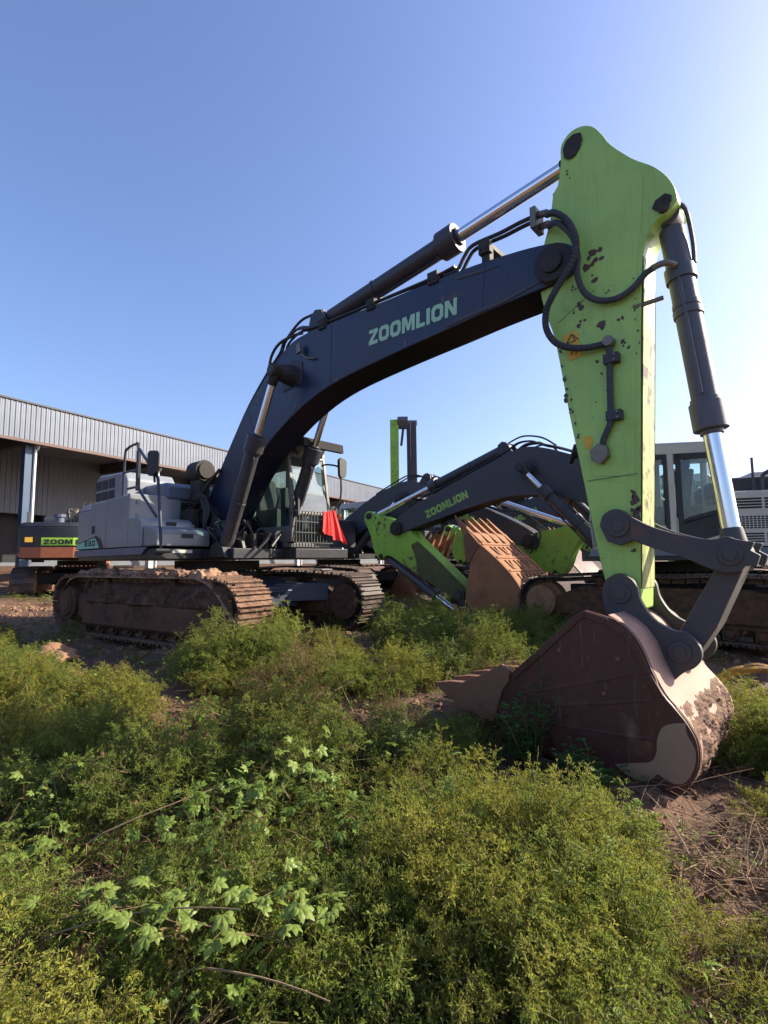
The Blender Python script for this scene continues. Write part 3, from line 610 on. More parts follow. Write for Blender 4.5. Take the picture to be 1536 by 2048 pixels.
    for s in (-1, 1):
        u.cut().cyl((2.37, s*.25, 3.95), (2.37, s*.50, 3.95), .16, .12, n=20); u.prism([(2.15, 3.75), (2.15, 4.12), (2.37, 4.2), (2.6, 4.12), (2.6, 3.8)], s*.25, s*.262)
    u.cut().cyl((2.37, -.66, 3.95), (2.37, .66, 3.95), .07, n=16)
    for s in (-1, 1): u.cut().prism([(2.62, 4.50), (2.70, 4.80), (2.80, 4.87), (2.92, 4.84), (3.05, 4.62), (3.15, 4.50)], s*.17-.025, s*.17+.025)
    u.build('cylinder_bracket', 'boom_dark', boo, .008)
    if lod:
        u = MB(Mb); yy = word_side*.252     # welded wear strips along the lower edge
        u.prism([(5.15, 3.84), (5.30, 3.90), (5.9, 3.93), (6.35, 4.0), (6.35, 3.97), (5.9, 3.89), (5.3, 3.86)], yy-.006, yy+.006); u.cut().prism([(5.25, 4.40), (5.55, 4.36), (5.85, 4.31), (5.55, 4.33), (5.3, 4.36)], yy-.006, yy+.006); u.build('wear_strip', 'linkage_grey', boo)
    ux = Mb.to_3x3() @ Vector((1, 0, -.015)); uz = Mb.to_3x3() @ Vector((0.04, 0, 1)); W = 1.36; th = .003
    if word_side < 0: mb = word('ZOOMLION', Mb @ Vector((3.93, -.251, 3.975)), ux, uz, .20, W, .003)
    else: mb = word('ZOOMLION', Mb @ Vector((3.93+W+.1, .251, 3.955)), -ux, uz, .20, W, .003)
    mb.build('lettering', letters, boo)
    if hi:
        u = MB(Mb, True); u.tube([(3.2, -.251, 3.66), (3.22, -.251, 4.50)], .0035, n=4, smooth=False); u.tube([(1.5, -.251, 2.85), (1.25, -.251, 3.66)], .0035, n=4, smooth=False); u.tube([(5.62, -.251, 3.90), (5.66, -.251, 4.42)], .0035, n=4, smooth=False); u.build('weld_seam', 'boom_dark', boo)
    # hoses and pipes along the boom
    u = MB(Mb, True)
    if lod:
        for k, (y, dz) in enumerate(((-.21, 0), (-.17, .035), (-.12, .0), (.12, .01), (.2, .0))):
            u.tube([(.35, y, 2.72), (.75, y, 3.22+dz), (1.2, y, 3.75+dz), (1.7, y, 4.20+dz), (2.0, y, 4.42+dz), (2.15, y-.03, 4.56+dz), (2.45, y-.03, 4.66+dz), (2.75, y, 4.60+dz), (3.3, y, 4.575+dz*.5), (4.3, y, 4.55+dz*.5), (4.95, y, 4.54), (5.25, y, 4.56)], .019, n=7)
        for y in (-.21, -.13):
            u.tube([(5.1, y, 4.50), (5.28, y, 4.50), (5.38, y, 4.62), (5.5, y, 4.71), (5.85, y-.02, 4.69), (6.1, y-.05, 4.68), (6.3, y-.10, 4.64)], .022, n=7)
        u.tube([(1.8, -.27, 4.1), (1.9, -.30, 4.36), (2.1, -.30, 4.52), (2.4, -.28, 4.56), (2.6, -.26, 4.55)], .022); u.tube([(1.75, -.1, 4.3), (2.0, -.12, 4.62), (2.35, -.12, 4.84), (2.6, -.1, 4.88), (2.9, -.1, 4.86)], .02)
        u.build('hydraulic_hose', 'hose_black', boo)
        u = MB(Mb)
        for x, z in ((2.95, 4.56), (3.9, 4.53), (4.9, 4.51), (5.6, 4.60)): u.cut(); u.box(x, x+.12, -.25, .25, z, z+.06); u.box(x+.0, x+.14, -.275, -.20, z-.08, z+.07); u.cyl((x+.03, -.29, z-.03), (x+.03, -.27, z-.03), .014, n=8).cyl((x+.1, -.29, z-.03), (x+.1, -.27, z-.03), .014, n=8)
        u.cut().box(5.62, 5.72, -.24, -.15, 4.42, 4.62); u.build('hose_clamp', 'grease_black', boo, .006)
        if hi:
            u = MB(Mb); u.prism([(2.55, 4.22), (2.55, 4.36), (2.62, 4.38), (2.66, 4.24)], -.34, -.30); u.tube([(2.62, -.30, 4.22), (2.75, -.30, 4.12), (2.90, -.28, 4.08)], .015); u.build('boom_lamp', 'fitting', boo, .006)
    else:
        for y in (-.2, 0, .2): u.tube([(1.2, y, 3.72), (1.8, y, 4.3), (2.2, y, 4.62), (2.7, y, 4.72), (3.4, y, 4.58), (5.2, y, 4.53), (5.8, y, 4.66), (6.3, y, 4.55), (6.7, y*1.7, 4.3), (6.6, y*2, 3.8)], .022, n=6)
        u.build('hydraulic_hose', 'hose_black', boo)
    # boom cylinders: feet on the upper frame, rods on the boom
    br = Mlo @ BR0
    for s in (-1, 1):
        rod = BY @ Vector((br.x, s*.56, br.z)); ft = BY @ Vector((BF0.x, s*.56, BF0.z)); L = (rod-ft).length
        M2 = BY; ram(root, 'boom_cylinder', BF0, br, s*.56, 1.86, .108, .056, 'cylinder_dark', M=M2, hose=-1)
    u = MB(BY)
    for s in (-1, 1): u.cut().prism([(.85, 1.26), (.95, 1.45), (1.1, 1.5), (1.25, 1.42), (1.35, 1.26)], s*.56-.14, s*.56+.14)
    u.build('cylinder_foot', 'black_paint', root, .01)
    # arm cylinder
    Ts = Mlo @ T0; Ms = rot_about(Ts, as_) @ Mlo; Mss = BY @ Ms
    hd_ = Ms @ HEAD; ac = Mlo @ AC0; ram(boo, 'arm_cylinder', ac, hd_, 0, 2.32, .125, .075, 'cylinder_dark', M=BY, hose=-1, collar=1.42)
    # --- stick
    st = empty('stick_assembly'); st.parent = root
    u = MB(Mss); u.prism(STICK, -.2, .2); sk = u.build('stick', green, root, .012)
    bpy.data.objects.remove(st)
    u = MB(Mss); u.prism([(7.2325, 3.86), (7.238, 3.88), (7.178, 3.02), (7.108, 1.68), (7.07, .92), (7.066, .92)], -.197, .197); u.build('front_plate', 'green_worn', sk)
    if lod:
        PL = [(6.44, 4.86), (6.74, 5.20), (6.78, 5.225), (6.83, 5.22), (6.92, 5.16), (7.04, 5.01), (7.18, 4.82), (7.24, 4.72), (7.27, 4.58), (7.24, 4.23), (7.19, 3.9), (7.13, 3.0), (7.06, 1.9), (6.70, 1.94), (6.55, 2.6), (6.45, 3.3), (6.38, 3.6), (6.31, 3.95), (6.35, 4.3), (6.40, 4.6)]
        for s in (-1, 1): u = MB(Mss); u.prism(PL, s*.2, s*.207); u.build('side_plate', green, sk, .004)
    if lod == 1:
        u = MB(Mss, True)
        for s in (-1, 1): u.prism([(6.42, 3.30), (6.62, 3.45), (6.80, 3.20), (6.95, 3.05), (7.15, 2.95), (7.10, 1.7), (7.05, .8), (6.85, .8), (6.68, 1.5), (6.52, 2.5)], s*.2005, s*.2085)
        u.build('mud_shade_film', 'mud_shade_film', sk)  # dirt and shade of the lower stick, both painted in as dark olive
    u = MB(Mss)
    for s in (-1, 1):
        y0, y1 = s*.208, s*.222
        u.cut().prism([(6.57, 5.17), (6.56, 5.27), (6.60, 5.34), (6.67, 5.37), (6.745, 5.345), (6.755, 5.27), (6.73, 5.20), (6.68, 5.14), (6.62, 5.13)], y0, y1)
        u.cut().prism([(7.33, 4.27), (7.36, 4.33), (7.44, 4.36), (7.49, 4.32), (7.485, 4.27), (7.42, 4.235), (7.36, 4.235)], y0, y1)
        u.cut().cyl((BC0.x, s*.2, BC0.z), (BC0.x, s*.23, BC0.z), .05, n=12)
    u.cut().cyl((L1_0.x, -.31, L1_0.z), (L1_0.x, .31, L1_0.z), .055, n=16)
    u.build('stick_pin', 'grease_black', sk, .005)
    if hi:
        u = MB(Mss, True)
        for a, b2 in (((6.44, 3.50), (6.80, 3.71)), ((6.65, 1.90), (7.09, 1.92)), ((6.44, 4.86), (6.44, 4.84))): u.tube([(a[0], -.208, a[1]), (b2[0], -.208, b2[1])], .003, n=4, smooth=False)
        u.build('weld_seam', 'rail_paint', sk)
        u = MB(Mss, True); Y = -.42
        u.tube([(6.28, -.28, 4.66), (6.42, -.33, 4.60)], .035, n=10, smooth=False); u.tube([(6.28, -.22, 4.56), (6.42, -.30, 4.50)], .035, n=10, smooth=False)
        u.box(6.25, 6.31, -.36, -.16, 4.50, 4.72); u.cyl((6.92, -.30, 3.15), (6.92, -.21, 3.15), .05, n=12); u.tube([(7.30, -.24, 3.71), (7.40, -.20, 3.74), (7.47, -.13, 3.72)], .028, n=10)
        u.tube([(7.13, -.21, 3.42), (7.35, -.1, 3.48)], .022)
        u.build('hose_fitting', 'fitting', sk, .005)
        u = MB(Mss); r0 = .031
        u.tube([(6.42, -.33, 4.58), (6.53, Y, 4.50), (6.64, Y, 4.38), (6.71, Y, 4.21), (6.72, Y, 4.06), (6.67, Y, 3.92), (6.57, Y, 3.80), (6.47, Y, 3.67), (6.40, Y+.02, 3.56), (6.39, Y+.03, 3.40), (6.45, Y+.06, 3.26), (6.56, Y+.1, 3.18), (6.73, -.28, 3.14), (6.90, -.26, 3.14)], lambda q: r0+.0025*math.sin(q*900), n=12, sub=26)
        u.build('corrugated_hose', 'hose_grey', sk)
        u = MB(Mss); u.tube([(6.42, -.30, 4.47), (6.53, -.38, 4.42), (6.63, -.38, 4.30), (6.69, -.37, 4.17), (6.71, -.36, 4.01), (6.69, -.34, 3.86), (6.73, -.30, 3.68), (6.84, -.27, 3.57), (7.0, -.26, 3.53), (7.14, -.25, 3.58), (7.25, -.24, 3.68), (7.32, -.22, 3.72)], .029, n=10)
        u.build('rubber_hose', 'hose_grey', sk)
        u = MB(Mss); u.tube([(6.91, -.25, 3.15), (6.92, -.25, 3.0), (6.91, -.25, 2.87), (6.90, -.25, 2.48), (6.89, -.25, 2.39), (6.83, -.245, 2.27), (6.81, -.24, 2.20)], .028, n=10)
        for z in (2.99, 2.46): u.box(6.865, 7.0, -.285, -.205, z-.045, z+.045)
        u.build('steel_pipe', 'hose_grey', sk, .005)
        u = MB(Mss)
        for z in (2.99, 2.46):
            for dz in (-.024, .024): u.cyl((6.965, -.295, z+dz), (6.965, -.284, z+dz), .013, n=8)
        u.prism([(6.72, 2.08), (6.71, 2.16), (6.78, 2.22), (6.86, 2.19), (6.87, 2.10), (6.80, 2.03)], -.29, -.208); u.build('grey_connector', 'fitting', sk, .012)
        u = MB(Mss); u.prism([(6.475, 3.355), (6.62, 3.365), (6.66, 3.11), (6.53, 3.08)], -.2125, -.2085); wl = u.build('warning_label', 'decal_yellow', sk)
        u = MB(Mss); yy = -.2145                            # triangle sign with a figure under a bucket
        for a, b2 in (((6.515, 3.26), (6.60, 3.27)), ((6.515, 3.26), (6.565, 3.345)), ((6.565, 3.345), (6.60, 3.27)), ((6.555, 3.17), (6.60, 3.20)), ((6.555, 3.14), (6.56, 3.17)), ((6.60, 3.14), (6.625, 3.22)), ((6.585, 3.33), (6.63, 3.27))):
            u.tube([(a[0], yy, a[1]), (b2[0], yy, b2[1])], .0055, n=4, smooth=False)
        u.build('warning_symbol', 'letter_black', wl)
        u = MB(Mss); u.prism([(6.63, 2.31), (6.66, 2.33), (6.70, 2.32), (6.72, 2.27), (6.70, 2.20), (6.65, 2.20), (6.63, 2.25)], -.2125, -.2085); u.build('round_label', 'decal_yellow', sk)
        u = MB(Mss); rg = random.Random(5)                   # flaked paint showing rust
        spots = [(6.77, 4.0, .05), (6.83, 4.02, .035), (6.79, 3.82, .03), (6.91, 3.69, .022), (6.64, 3.62, .035), (6.70, 3.72, .02), (6.66, 3.45, .035), (6.86, 3.34, .045), (6.60, 3.78, .03), (7.03, 3.35, .022), (7.02, 3.12, .028), (7.07, 3.05, .022), (6.80, 3.0, .018), (6.83, 2.88, .018), (6.86, 2.72, .012), (6.49, 2.75, .03), (6.51, 2.6, .022), (6.47, 2.92, .02), (6.73, 2.5, .012), (6.76, 2.62, .015), (6.60, 5.02, .02), (6.62, 4.95, .012), (7.02, 1.25, .018), (7.07, 1.68, .03), (7.08, 1.58, .03), (6.60, 3.56, .018)]
        for x, z, r1 in spots+[(7.06, 1.5+.06*k, .03) for k in range(5)]+[(6.42+.02*k, 3.3-.12*k, .016) for k in range(9)]+[(7.15, 3.0+.1*k, .012) for k in range(8)]:
            r1 *= 1.25; u.cut()
            for q in range(1+int(r1*60)):
                cx, cz = x+rg.gauss(0, r1*.5), z+rg.gauss(0, r1*.6); k = rg.randint(6, 9); rr1 = r1*rg.uniform(.35, .9)
                u.prism([(cx+rr1*rg.uniform(.5, 1.1)*math.cos(i/k*6.283), cz+rr1*rg.uniform(.5, 1.2)*math.sin(i/k*6.283)) for i in range(k)], -.2082-.0002*q, -.2065)
        u.build('rust_chips', 'brown_trim', sk)
    # bucket cylinder and linkage
    bk = Ms @ BK0; l1 = Ms @ L1_0
    Mk = rot_about(bk, ak) @ Ms; b2p = Mk @ B2_0; rA = (L2_0-L1_0).length; rB = (L2_0-B2_0).length
    D = (b2p-l1).length; l2 = circ(l1, rA, b2p, rB, 1 if True else -1)
    ref = Ms @ L2_0; alt = circ(l1, rA, b2p, rB, -1)
    if (alt-ref).length < (l2-ref).length: l2 = alt
    ram(sk, 'bucket_cylinder', Ms @ BC0, l2, 0, min(1.98, (l2-Ms @ BC0).length-.25), .105, .070, 'cylinder_grey', M=BY, collar=1.28, hose=None)
    if hi:
        u = MB(BY); a = Ms @ BC0; dd = (l2-a).normalized(); nrm = Vector((-dd.z, 0, dd.x))
        u.tube([a+dd*.55+Vector((0, -.11, 0)), a+dd*1.7+Vector((0, -.125, 0))], .013, smooth=False); u.tube([a+Vector((.06, -.05, .1)), a+Vector((.14, -.05, .0)), a+dd*.3+nrm*.14, a+dd*.5+nrm*.12], .02)
        u.cyl(a+dd*.5+Vector((0, 0, 0)), a+dd*.62, .125).cyl(a+dd*.9, a+dd*.96, .118); u.build('cylinder_pipe', 'cylinder_grey', sk)
    def two_bar(poly, c0, c1, n0, n1, ys, nm, mat, bev=.008):
        """a plate drawn in the main pose, moved so that its two pins land on n0 and n1"""
        a0 = math.atan2((c1-c0).z, (c1-c0).x); a1 = math.atan2((n1-n0).z, (n1-n0).x)
        Mx = BY @ Matrix.Translation(n0) @ Matrix.Rotation(-(a1-a0), 4, 'Y') @ Matrix.Translation(-c0); u = MB(Mx)
        for y0, y1 in ys: u.cut().prism(poly, y0, y1)
        return u, Mx, u.build(nm, mat, sk, bev)
    _, Mx, lk = two_bar(SLINK, L1_0, L2_0, l1, l2, ((-.30, -.24), (.24, .30)), 'link_arm', 'linkage_grey')
    u = MB(Mx)
    for s in (-1, 1):
        u.cut().cyl((L1_0.x, s*.30, L1_0.z), (L1_0.x, s*.325, L1_0.z), .095, n=24).cyl((L1_0.x, s*.325, L1_0.z), (L1_0.x, s*.335, L1_0.z), .06, n=6)
        u.cut().cyl((L2_0.x, s*.30, L2_0.z), (L2_0.x, s*.32, L2_0.z), .085, n=24).cyl((L2_0.x, s*.32, L2_0.z), (L2_0.x, s*.335, L2_0.z), .055, n=6)
    u.build('link_pin', 'linkage_grey', lk, .006)
    _, Mx, bl = two_bar([(7.66, 1.16), (7.70, 1.27), (7.79, 1.27), (7.84, 1.16), (7.60, .62), (7.46, .40), (7.40, .33), (7.30, .35), (7.27, .45), (7.36, .62)], L2_0, B2_0, l2, b2p, ((-.2, .2),), 'bucket_link', 'linkage_grey', .015)
    # --- bucket
    Mkk = BY @ Mk; B = MB(Mkk); B.strip(SHELL, .035, -.72, .72); bo = B.build('bucket', 'bucket_dusty' if hi else bucket, root, 0, weld=False)
    if lod:
        u = MB(Mkk)
        for y0 in (-.765, .725): u.cut().prism(SIDE, y0, y0+.04)
        u.build('side_wall', bucket, bo, .008)
        if hi:
            for s in (-1, 1):
                u = MB(Mkk); y0, y1 = sorted((s*.765, s*.779)); u.strip([(6.10, .17), (6.34, .38), (6.70, .72), (6.78, .755), (6.95, .71), (7.10, .62), (7.19, .48), (7.25, .32), (7.33, .17)], -.055, y0, y1); u.build('edge_band', bucket, bo, .004)
                u = MB(Mkk, True)
                for x_, z_ in ((6.55, .42), (7.02, .40), (6.9, .12)): u.cyl((x_, s*.764, z_), (x_, s*.776, z_), .016, n=8)
                u.build('bolt', 'steel_tooth', bo)
        u = MB(Mkk)
        for s in (-1, 1):
            y = s*.739
            for pts in (((6.15, .0), (6.7, .16), (7.12, .30)), ((6.10, -.12), (6.7, -.0), (7.24, .12)), ((6.05, -.2), (6.7, -.19), (7.30, -.16))): u.cut().tube([(p[0], y, p[1]) for p in pts], .030, n=12)
        u.build('side_rib', bucket, bo)
        if hi:
            u = MB(Mkk); u.prism(curvy([(6.96, -.40), (7.10, -.36), (7.22, -.32), (7.26, -.24), (7.27, -.15), (7.31, -.06), (7.38, -.02), (7.46, .00), (7.47, -.08), (7.515, -.18), (7.50, -.30), (7.44, -.41), (7.36, -.44), (7.26, -.40), (7.18, -.47), (7.05, -.46)], 60), -.7685, -.7655); u.build('primer_patch', 'beige_primer', bo)
            u = MB(Mkk); vs = []; n1, n2 = 110, 90         # sun-dried earth stuck on the back of the shell
            sh = [Vector((x, 0, z)) for x, z in SHELL[15:40]]
            for i in range(n1+1):
                q = i/n1*(len(sh)*.62); k = min(len(sh)-2, int(q)); p = sh[k].lerp(sh[k+1], q-k); tdir = (sh[k+1]-sh[k]).normalized(); nn = Vector((tdir.z, 0, -tdir.x))
                for j in range(n2+1):
                    y = -.74+1.48*j/n2; h = .018+noise.fractal(Vector((q*.5, y*6, 4)), .7, 2, 7)*.035; e = min(1, 8*min(j, n2-j)/n2, 6*min(i, n1-i)/n1)
                    vs.append(p+nn*(max(-.02, h)*e-.004)+Vector((0, y, 0)))
            u.add(vs, [(i*(n2+1)+j, (i+1)*(n2+1)+j, (i+1)*(n2+1)+j+1, i*(n2+1)+j+1) for i in range(n1) for j in range(n2)], True); u.build('dried_mud', 'mud_chain', bo)
        u = MB(Mkk)
        for y0 in (-.79, .75): u.cut().prism([(5.50, -.20), (5.52, -.02), (5.66, .06), (5.80, .12), (6.02, .245), (6.10, .20), (6.08, .10), (6.02, .02), (5.92, -.28)], y0, y0+.04)
        u.build('side_cutter', 'steel_tooth', bo, .01)
    for k in range(5):
        y = -.66+k*.33; u = MB(Mkk); tx = 5.20 if hi else 4.93; tz = 0 if hi else .03; hw = .055 if hi else .085
        u.add([(tx, y-.02, -.045+tz), (tx, y+.02, -.045+tz), (tx, y-.02, -.065+tz), (tx, y+.02, -.065+tz), (5.40, y-hw*.75, -.005), (5.40, y+hw*.75, -.005), (5.40, y-hw*.75, -.17), (5.40, y+hw*.75, -.17), (5.80, y-hw, .02), (5.80, y+hw, .02), (5.86, y-hw*.6, -.32), (5.86, y+hw*.6, -.32)],
              [(0, 1, 3, 2), (0, 4, 5, 1), (2, 3, 7, 6), (0, 2, 6, 4), (1, 5, 7, 3), (4, 8, 9, 5), (6, 7, 11, 10), (4, 6, 10, 8), (5, 9, 11, 7), (8, 10, 11, 9)])
        u.build('bucket_tooth', 'rust_mud' if not hi else 'steel_tooth', bo, .012)
    if lod == 1:
        u = MB(Mkk)                                      # wear plates with slots on the outer floor
        for x in (6.0, 6.45, 6.85):
            f0 = lambda xx: np.interp(xx, [5.5, 5.9, 6.4, 6.84, 7.16], [-.17, -.29, -.46, -.57, -.60])
            for k in range(7):
                y = -.60+k*.175
                sl_ = .09 if k % 2 else -.03
                for dx in (0,): u.add([(x+dx, y, f0(x+dx)-.028), (x+dx, y+.06, f0(x+dx)-.028), (x+dx+.26, y+sl_+.06, f0(x+dx+.26)-.028), (x+dx+.26, y+sl_, f0(x+dx+.26)-.028), (x+dx, y, f0(x+dx)), (x+dx, y+.06, f0(x+dx)), (x+dx+.26, y+sl_+.06, f0(x+dx+.26)), (x+dx+.26, y+sl_, f0(x+dx+.26))], [(0, 1, 2, 3), (4, 7, 6, 5), (0, 4, 5, 1), (1, 5, 6, 2), (2, 6, 7, 3), (3, 7, 4, 0)])
            u.add([(x-.12, -.7, f0(x-.12)-.02), (x-.06, -.7, f0(x-.06)-.02), (x-.06, .7, f0(x-.06)-.02), (x-.12, .7, f0(x-.12)-.02), (x-.12, -.7, f0(x-.12)), (x-.06, -.7, f0(x-.06)), (x-.06, .7, f0(x-.06)), (x-.12, .7, f0(x-.12))], [(0, 1, 2, 3), (0, 4, 5, 1), (1, 5, 6, 2), (2, 6, 7, 3), (3, 7, 4, 0)])
        u.build('wear_plate', 'rust_mud', bo)
    u = MB(Mkk)
    for y0 in (-.335, .27): u.cut().prism(EAR, y0, y0+.065)
    er = u.build('bucket_ear', 'linkage_grey' if lod else bucket, bo, .008)
    u = MB(Mkk)
    for p in (BK0, B2_0):
        for s in (-1, 1): u.cut().cyl((p.x, s*.335, p.z), (p.x, s*.36, p.z), .085, n=24).cyl((p.x, s*.36, p.z), (p.x, s*.372, p.z), .05, n=12)
        u.cut().cyl((p.x, -.33, p.z), (p.x, .33, p.z), .06, n=16)
    u.build('ear_pin', 'linkage_grey', er, .005)
    return root

def clutter(root):
    """valves, hoses and hydraulic lines around the boom foot of the near machine"""
    rg = random.Random(11); u = MB(auto=True)
    for k in range(16):
        x = rg.uniform(.7, 1.5); y = rg.uniform(-.48, .28); z = rg.uniform(1.45, 1.7)
        u.tube([(x, y, 1.42), (x+rg.uniform(-.1, .1), y+rg.uniform(-.1, .1), z+.1), (x+rg.uniform(-.2, .25), y+rg.uniform(-.2, .2), z+.15), (x+rg.uniform(-.2, .3), y+rg.uniform(-.2, .2), z-.1)], rg.uniform(.014, .024), n=6)
    for k in range(4): u.tube([(.0+k*.07, -.5, 2.25), (.15+k*.05, -.5, 2.32), (.3+k*.05, -.46, 2.1), (.35, -.48, 1.75)], .028, n=7)
    for k in range(3): u.tube([(-.3, -.5+k*.06, 2.1), (.0, -.46+k*.06, 2.18), (.2, -.40, 2.45), (.45, -.27, 2.78)], .026, n=7)
    for k in range(5): u.tube([(.5+.05*k, -.44, 1.48), (.6+.05*k, -.50, 1.66+.02*k), (.85+.03*k, -.5, 1.60), (1.0, -.45, 1.45)], .018, n=6)
    u.build('valve_hose', 'hose_black', root)
    u = MB(auto=True)
    for k in range(10): x, y = rg.uniform(.6, 1.5), rg.uniform(-.4, .3); u.cyl((x, y, 1.4), (x, y, 1.55+rg.random()*.12), rg.uniform(.03, .07), n=10)
    u.box(.65, 1.05, -.35, .2, 1.40, 1.60); u.box(-.25, .15, -.60, -.46, 1.5, 2.1); u.build('control_valve', 'grease_black', root, .01)

# ------------------------------------------------------------------ the machines
XCV = 'excavators parked in the yard'
main = excavator('nearest excavator, navy boom arched high and big bright green stick standing upright in front', XCV, (0, 0, 0), 0, tdeg=6.85)
clutter(main)
m2 = excavator('excavator with cream grey cab behind the big green stick, its rusty bucket curled teeth up', XCV, (6.195, 5.711, -.09), 205, tdeg=-31, ab=-17.1, as_=-43, ak=-62, byaw=-28, lod=1, word_side=1, body='warm_grey', boom='boom_grey', green='green_old', letters='letter_green', bucket='rust_mud')
m3 = excavator('excavator behind the nearest cab, its dark boom rising beside the red cloth', XCV, (-4.3, 7.1, .05), 3, ab=-22, as_=-43, ak=-50, lod=0, word_side=-1, boom='boom_grey', green='green_old', letters='letter_green', body='boom_dark', skip=('x',))
m4 = excavator('excavator in the row behind, its lettered boom seen under the arch of the grey boom', XCV, (6.0, 9.9, -.02), 177, ab=-19, as_=-43, ak=-55, lod=0, word_side=1, boom='boom_grey', green='green_old', letters='letter_green', body='boom_dark')
m5 = excavator('distant excavator with only its thin green stick showing left of the big one', XCV, (-3.2, 12.2, 0), 3, ab=-29, as_=-38, ak=-50, lod=0, word_side=-1, boom='boom_grey', green='green_old', letters='letter_green', body='boom_dark')
m8 = excavator('excavator seen from behind at the shed, lime name panel on its counterweight', XCV, (-11.2, 1.6, .10), 157, ab=-25, as_=-43, ak=-50, lod=0, word_side=-1, boom='boom_grey', green='green_old', letters='letter_green', body='boom_dark', skip=('cab',))
def rear_panel(root):
    u = MB()
    cwp = [(-2.80, -1.34), (-3.07, -.8), (-3.17, 0), (-3.07, .8), (-2.80, 1.34)]
    # lime plate following the back of the counterweight
    for a, b in ((1, 2), (2, 3)):
        A, B = cwp[a], cwp[b]; u.prism([(A[0]-.005, A[1]), (B[0]-.005, B[1]), (B[0]-.02, B[1]), (A[0]-.02, A[1])], 1.63, 1.85, 'z')
    u.build('name_panel', 'decal_lime', root)
    u = MB()
    for a, b in ((0, 1), (1, 2), (2, 3), (3, 4)):
        A, B = cwp[a], cwp[b]; u.prism([(A[0], A[1]), (B[0], B[1]), (B[0]-.012, B[1]), (A[0]-.012, A[1])], 1.28, 1.58, 'z')
    u.build('primer_band', 'orange_primer', root)
    p0 = Vector((-3.103, .74, 1.66)); p1 = Vector((-3.195, .0, 1.66)); word('ZOOM', p0, (p1-p0), (0, 0, 1), .14, .72, .003).build('lettering', 'letter_black', root)
    p0 = Vector((-3.19, -.06, 1.66)); p1 = Vector((-3.098, -.8, 1.66)); word('LION', p0, (p1-p0), (0, 0, 1), .14, .60, .003).build('lettering', 'letter_black', root)
    u = MB(); u.box(-3.02, -3.0, 1.02, 1.2, 1.72, 1.86); u.build('sticker', 'decal_yellow', root)
    u = MB(); rg = random.Random(2)
    for k in range(9):
        y = -.55+rg.random()*.7; u.tube([(-2.3, y, 2.25), (-2.35, y+rg.uniform(-.1, .1), 2.6+rg.random()*.2), (-2.3, y+rg.uniform(-.3, .3), 2.7), (-2.2, y+rg.uniform(-.2, .2), 2.3)], .02, n=5)
    for y in (-1.2, 1.2): u.box(-2.5, -2.44, y, y+.06, 2.2, 2.62)
    u.box(-2.5, -2.44, -1.2, 1.26, 2.20, 2.30); u.build('deck_rail', 'fitting', root)
    u = MB(); u.cyl((-2.35, .45, 2.25), (-2.35, .45, 2.5), .12).cyl((-2.35, .45, 2.5), (-2.35, .45, 2.58), .16, n=12); u.build('air_cleaner', 'deck_blue', root)
rear_panel(m8)

# orange beacon on the machine behind
bm_ = MB(); bm_.cyl((0, 0, 0), (0, 0, .05), .07).cyl((0, 0, .05), (0, 0, .17), .055, .04, n=16).cyl((0, 0, .17), (0, 0, .19), .04, .02, n=16)
bc = bm_.build('beacon', 'orange_lamp', m3); bc.location = (.9, -.9, 2.42)
u = MB(); u.box(.5, 1.2, -1.3, -.5, 1.4, 2.42); u.build('side_locker', 'boom_dark', m3, .03)

# long reach machine standing far behind
lr = empty('excavator', (-9.94, 18.3, .7), R(-49), label='tall excavator far behind, its green arm folded down beside its upright dark boom', category='excavator', group=XCV)
RV = Matrix.Rotation(R(-7), 4, 'Z')
for s in (-1, 1): track(lr, s, 0, 0, False)
u = MB(); u.box(-2.8, 1.6, -1.4, 1.4, 1.1, 2.3); u.prism([(-.4, 2.3), (-.3, 2.9), (.9, 2.9), (1.4, 2.3)], -.6, .6); u.build('machine_house', 'boom_grey', lr, .06)
u = MB(); u.prism([(.0, 2.4), (.35, 2.4), (.75, 5.0), (.70, 8.35), (.30, 8.55), (.12, 8.4), (.2, 5.0)], -.27, .27); u.build('upright_boom', 'boom_grey', lr, .02)
u = MB(); u.tube([(.78, -.1, 5.2), (.76, -.1, 8.3)], .04, smooth=False); u.tube([(.1, -.1, 5.2), (.1, -.1, 8.0)], .03, smooth=False); u.build('steel_pipe', 'hose_black', lr)
hx = Matrix.Translation((0, 0, 0)) @ Matrix.Rotation(R(0), 4, 'Y')
u = MB(); u.prism([(.15, 8.35), (.2, 8.6), (.8, 8.65), (.9, 8.4), (.6, 7.95)], -.80, -.2); u.cyl((.5, -.75, 8.35), (.5, .32, 8.35), .16); u.build('knuckle', 'cylinder_grey', lr, .02)
u = MB(); u.prism([(.3, 8.62), (.72, 8.5), (.78, 7.6), (.62, 6.6), (.42, 2.6), (.18, 2.6), (.22, 6.6)], -1.22, -.74); u.build('green_arm', 'green_old', lr, .02)
u = MB(); u.tube([(.2, -.88, 8.5), (.1, -.88, 7.6), (.12, -.88, 6.0), (.2, -.88, 4.5)], .03); u.box(.05, .2, -.98, -.8, 5.7, 5.95); u.cyl((.7, -.6, 7.0), (.6, -.45, 8.2), .07); u.cyl((.6, -.2, 6.2), (.55, -.25, 8.0), .05); u.build('hose', 'hose_black', lr)

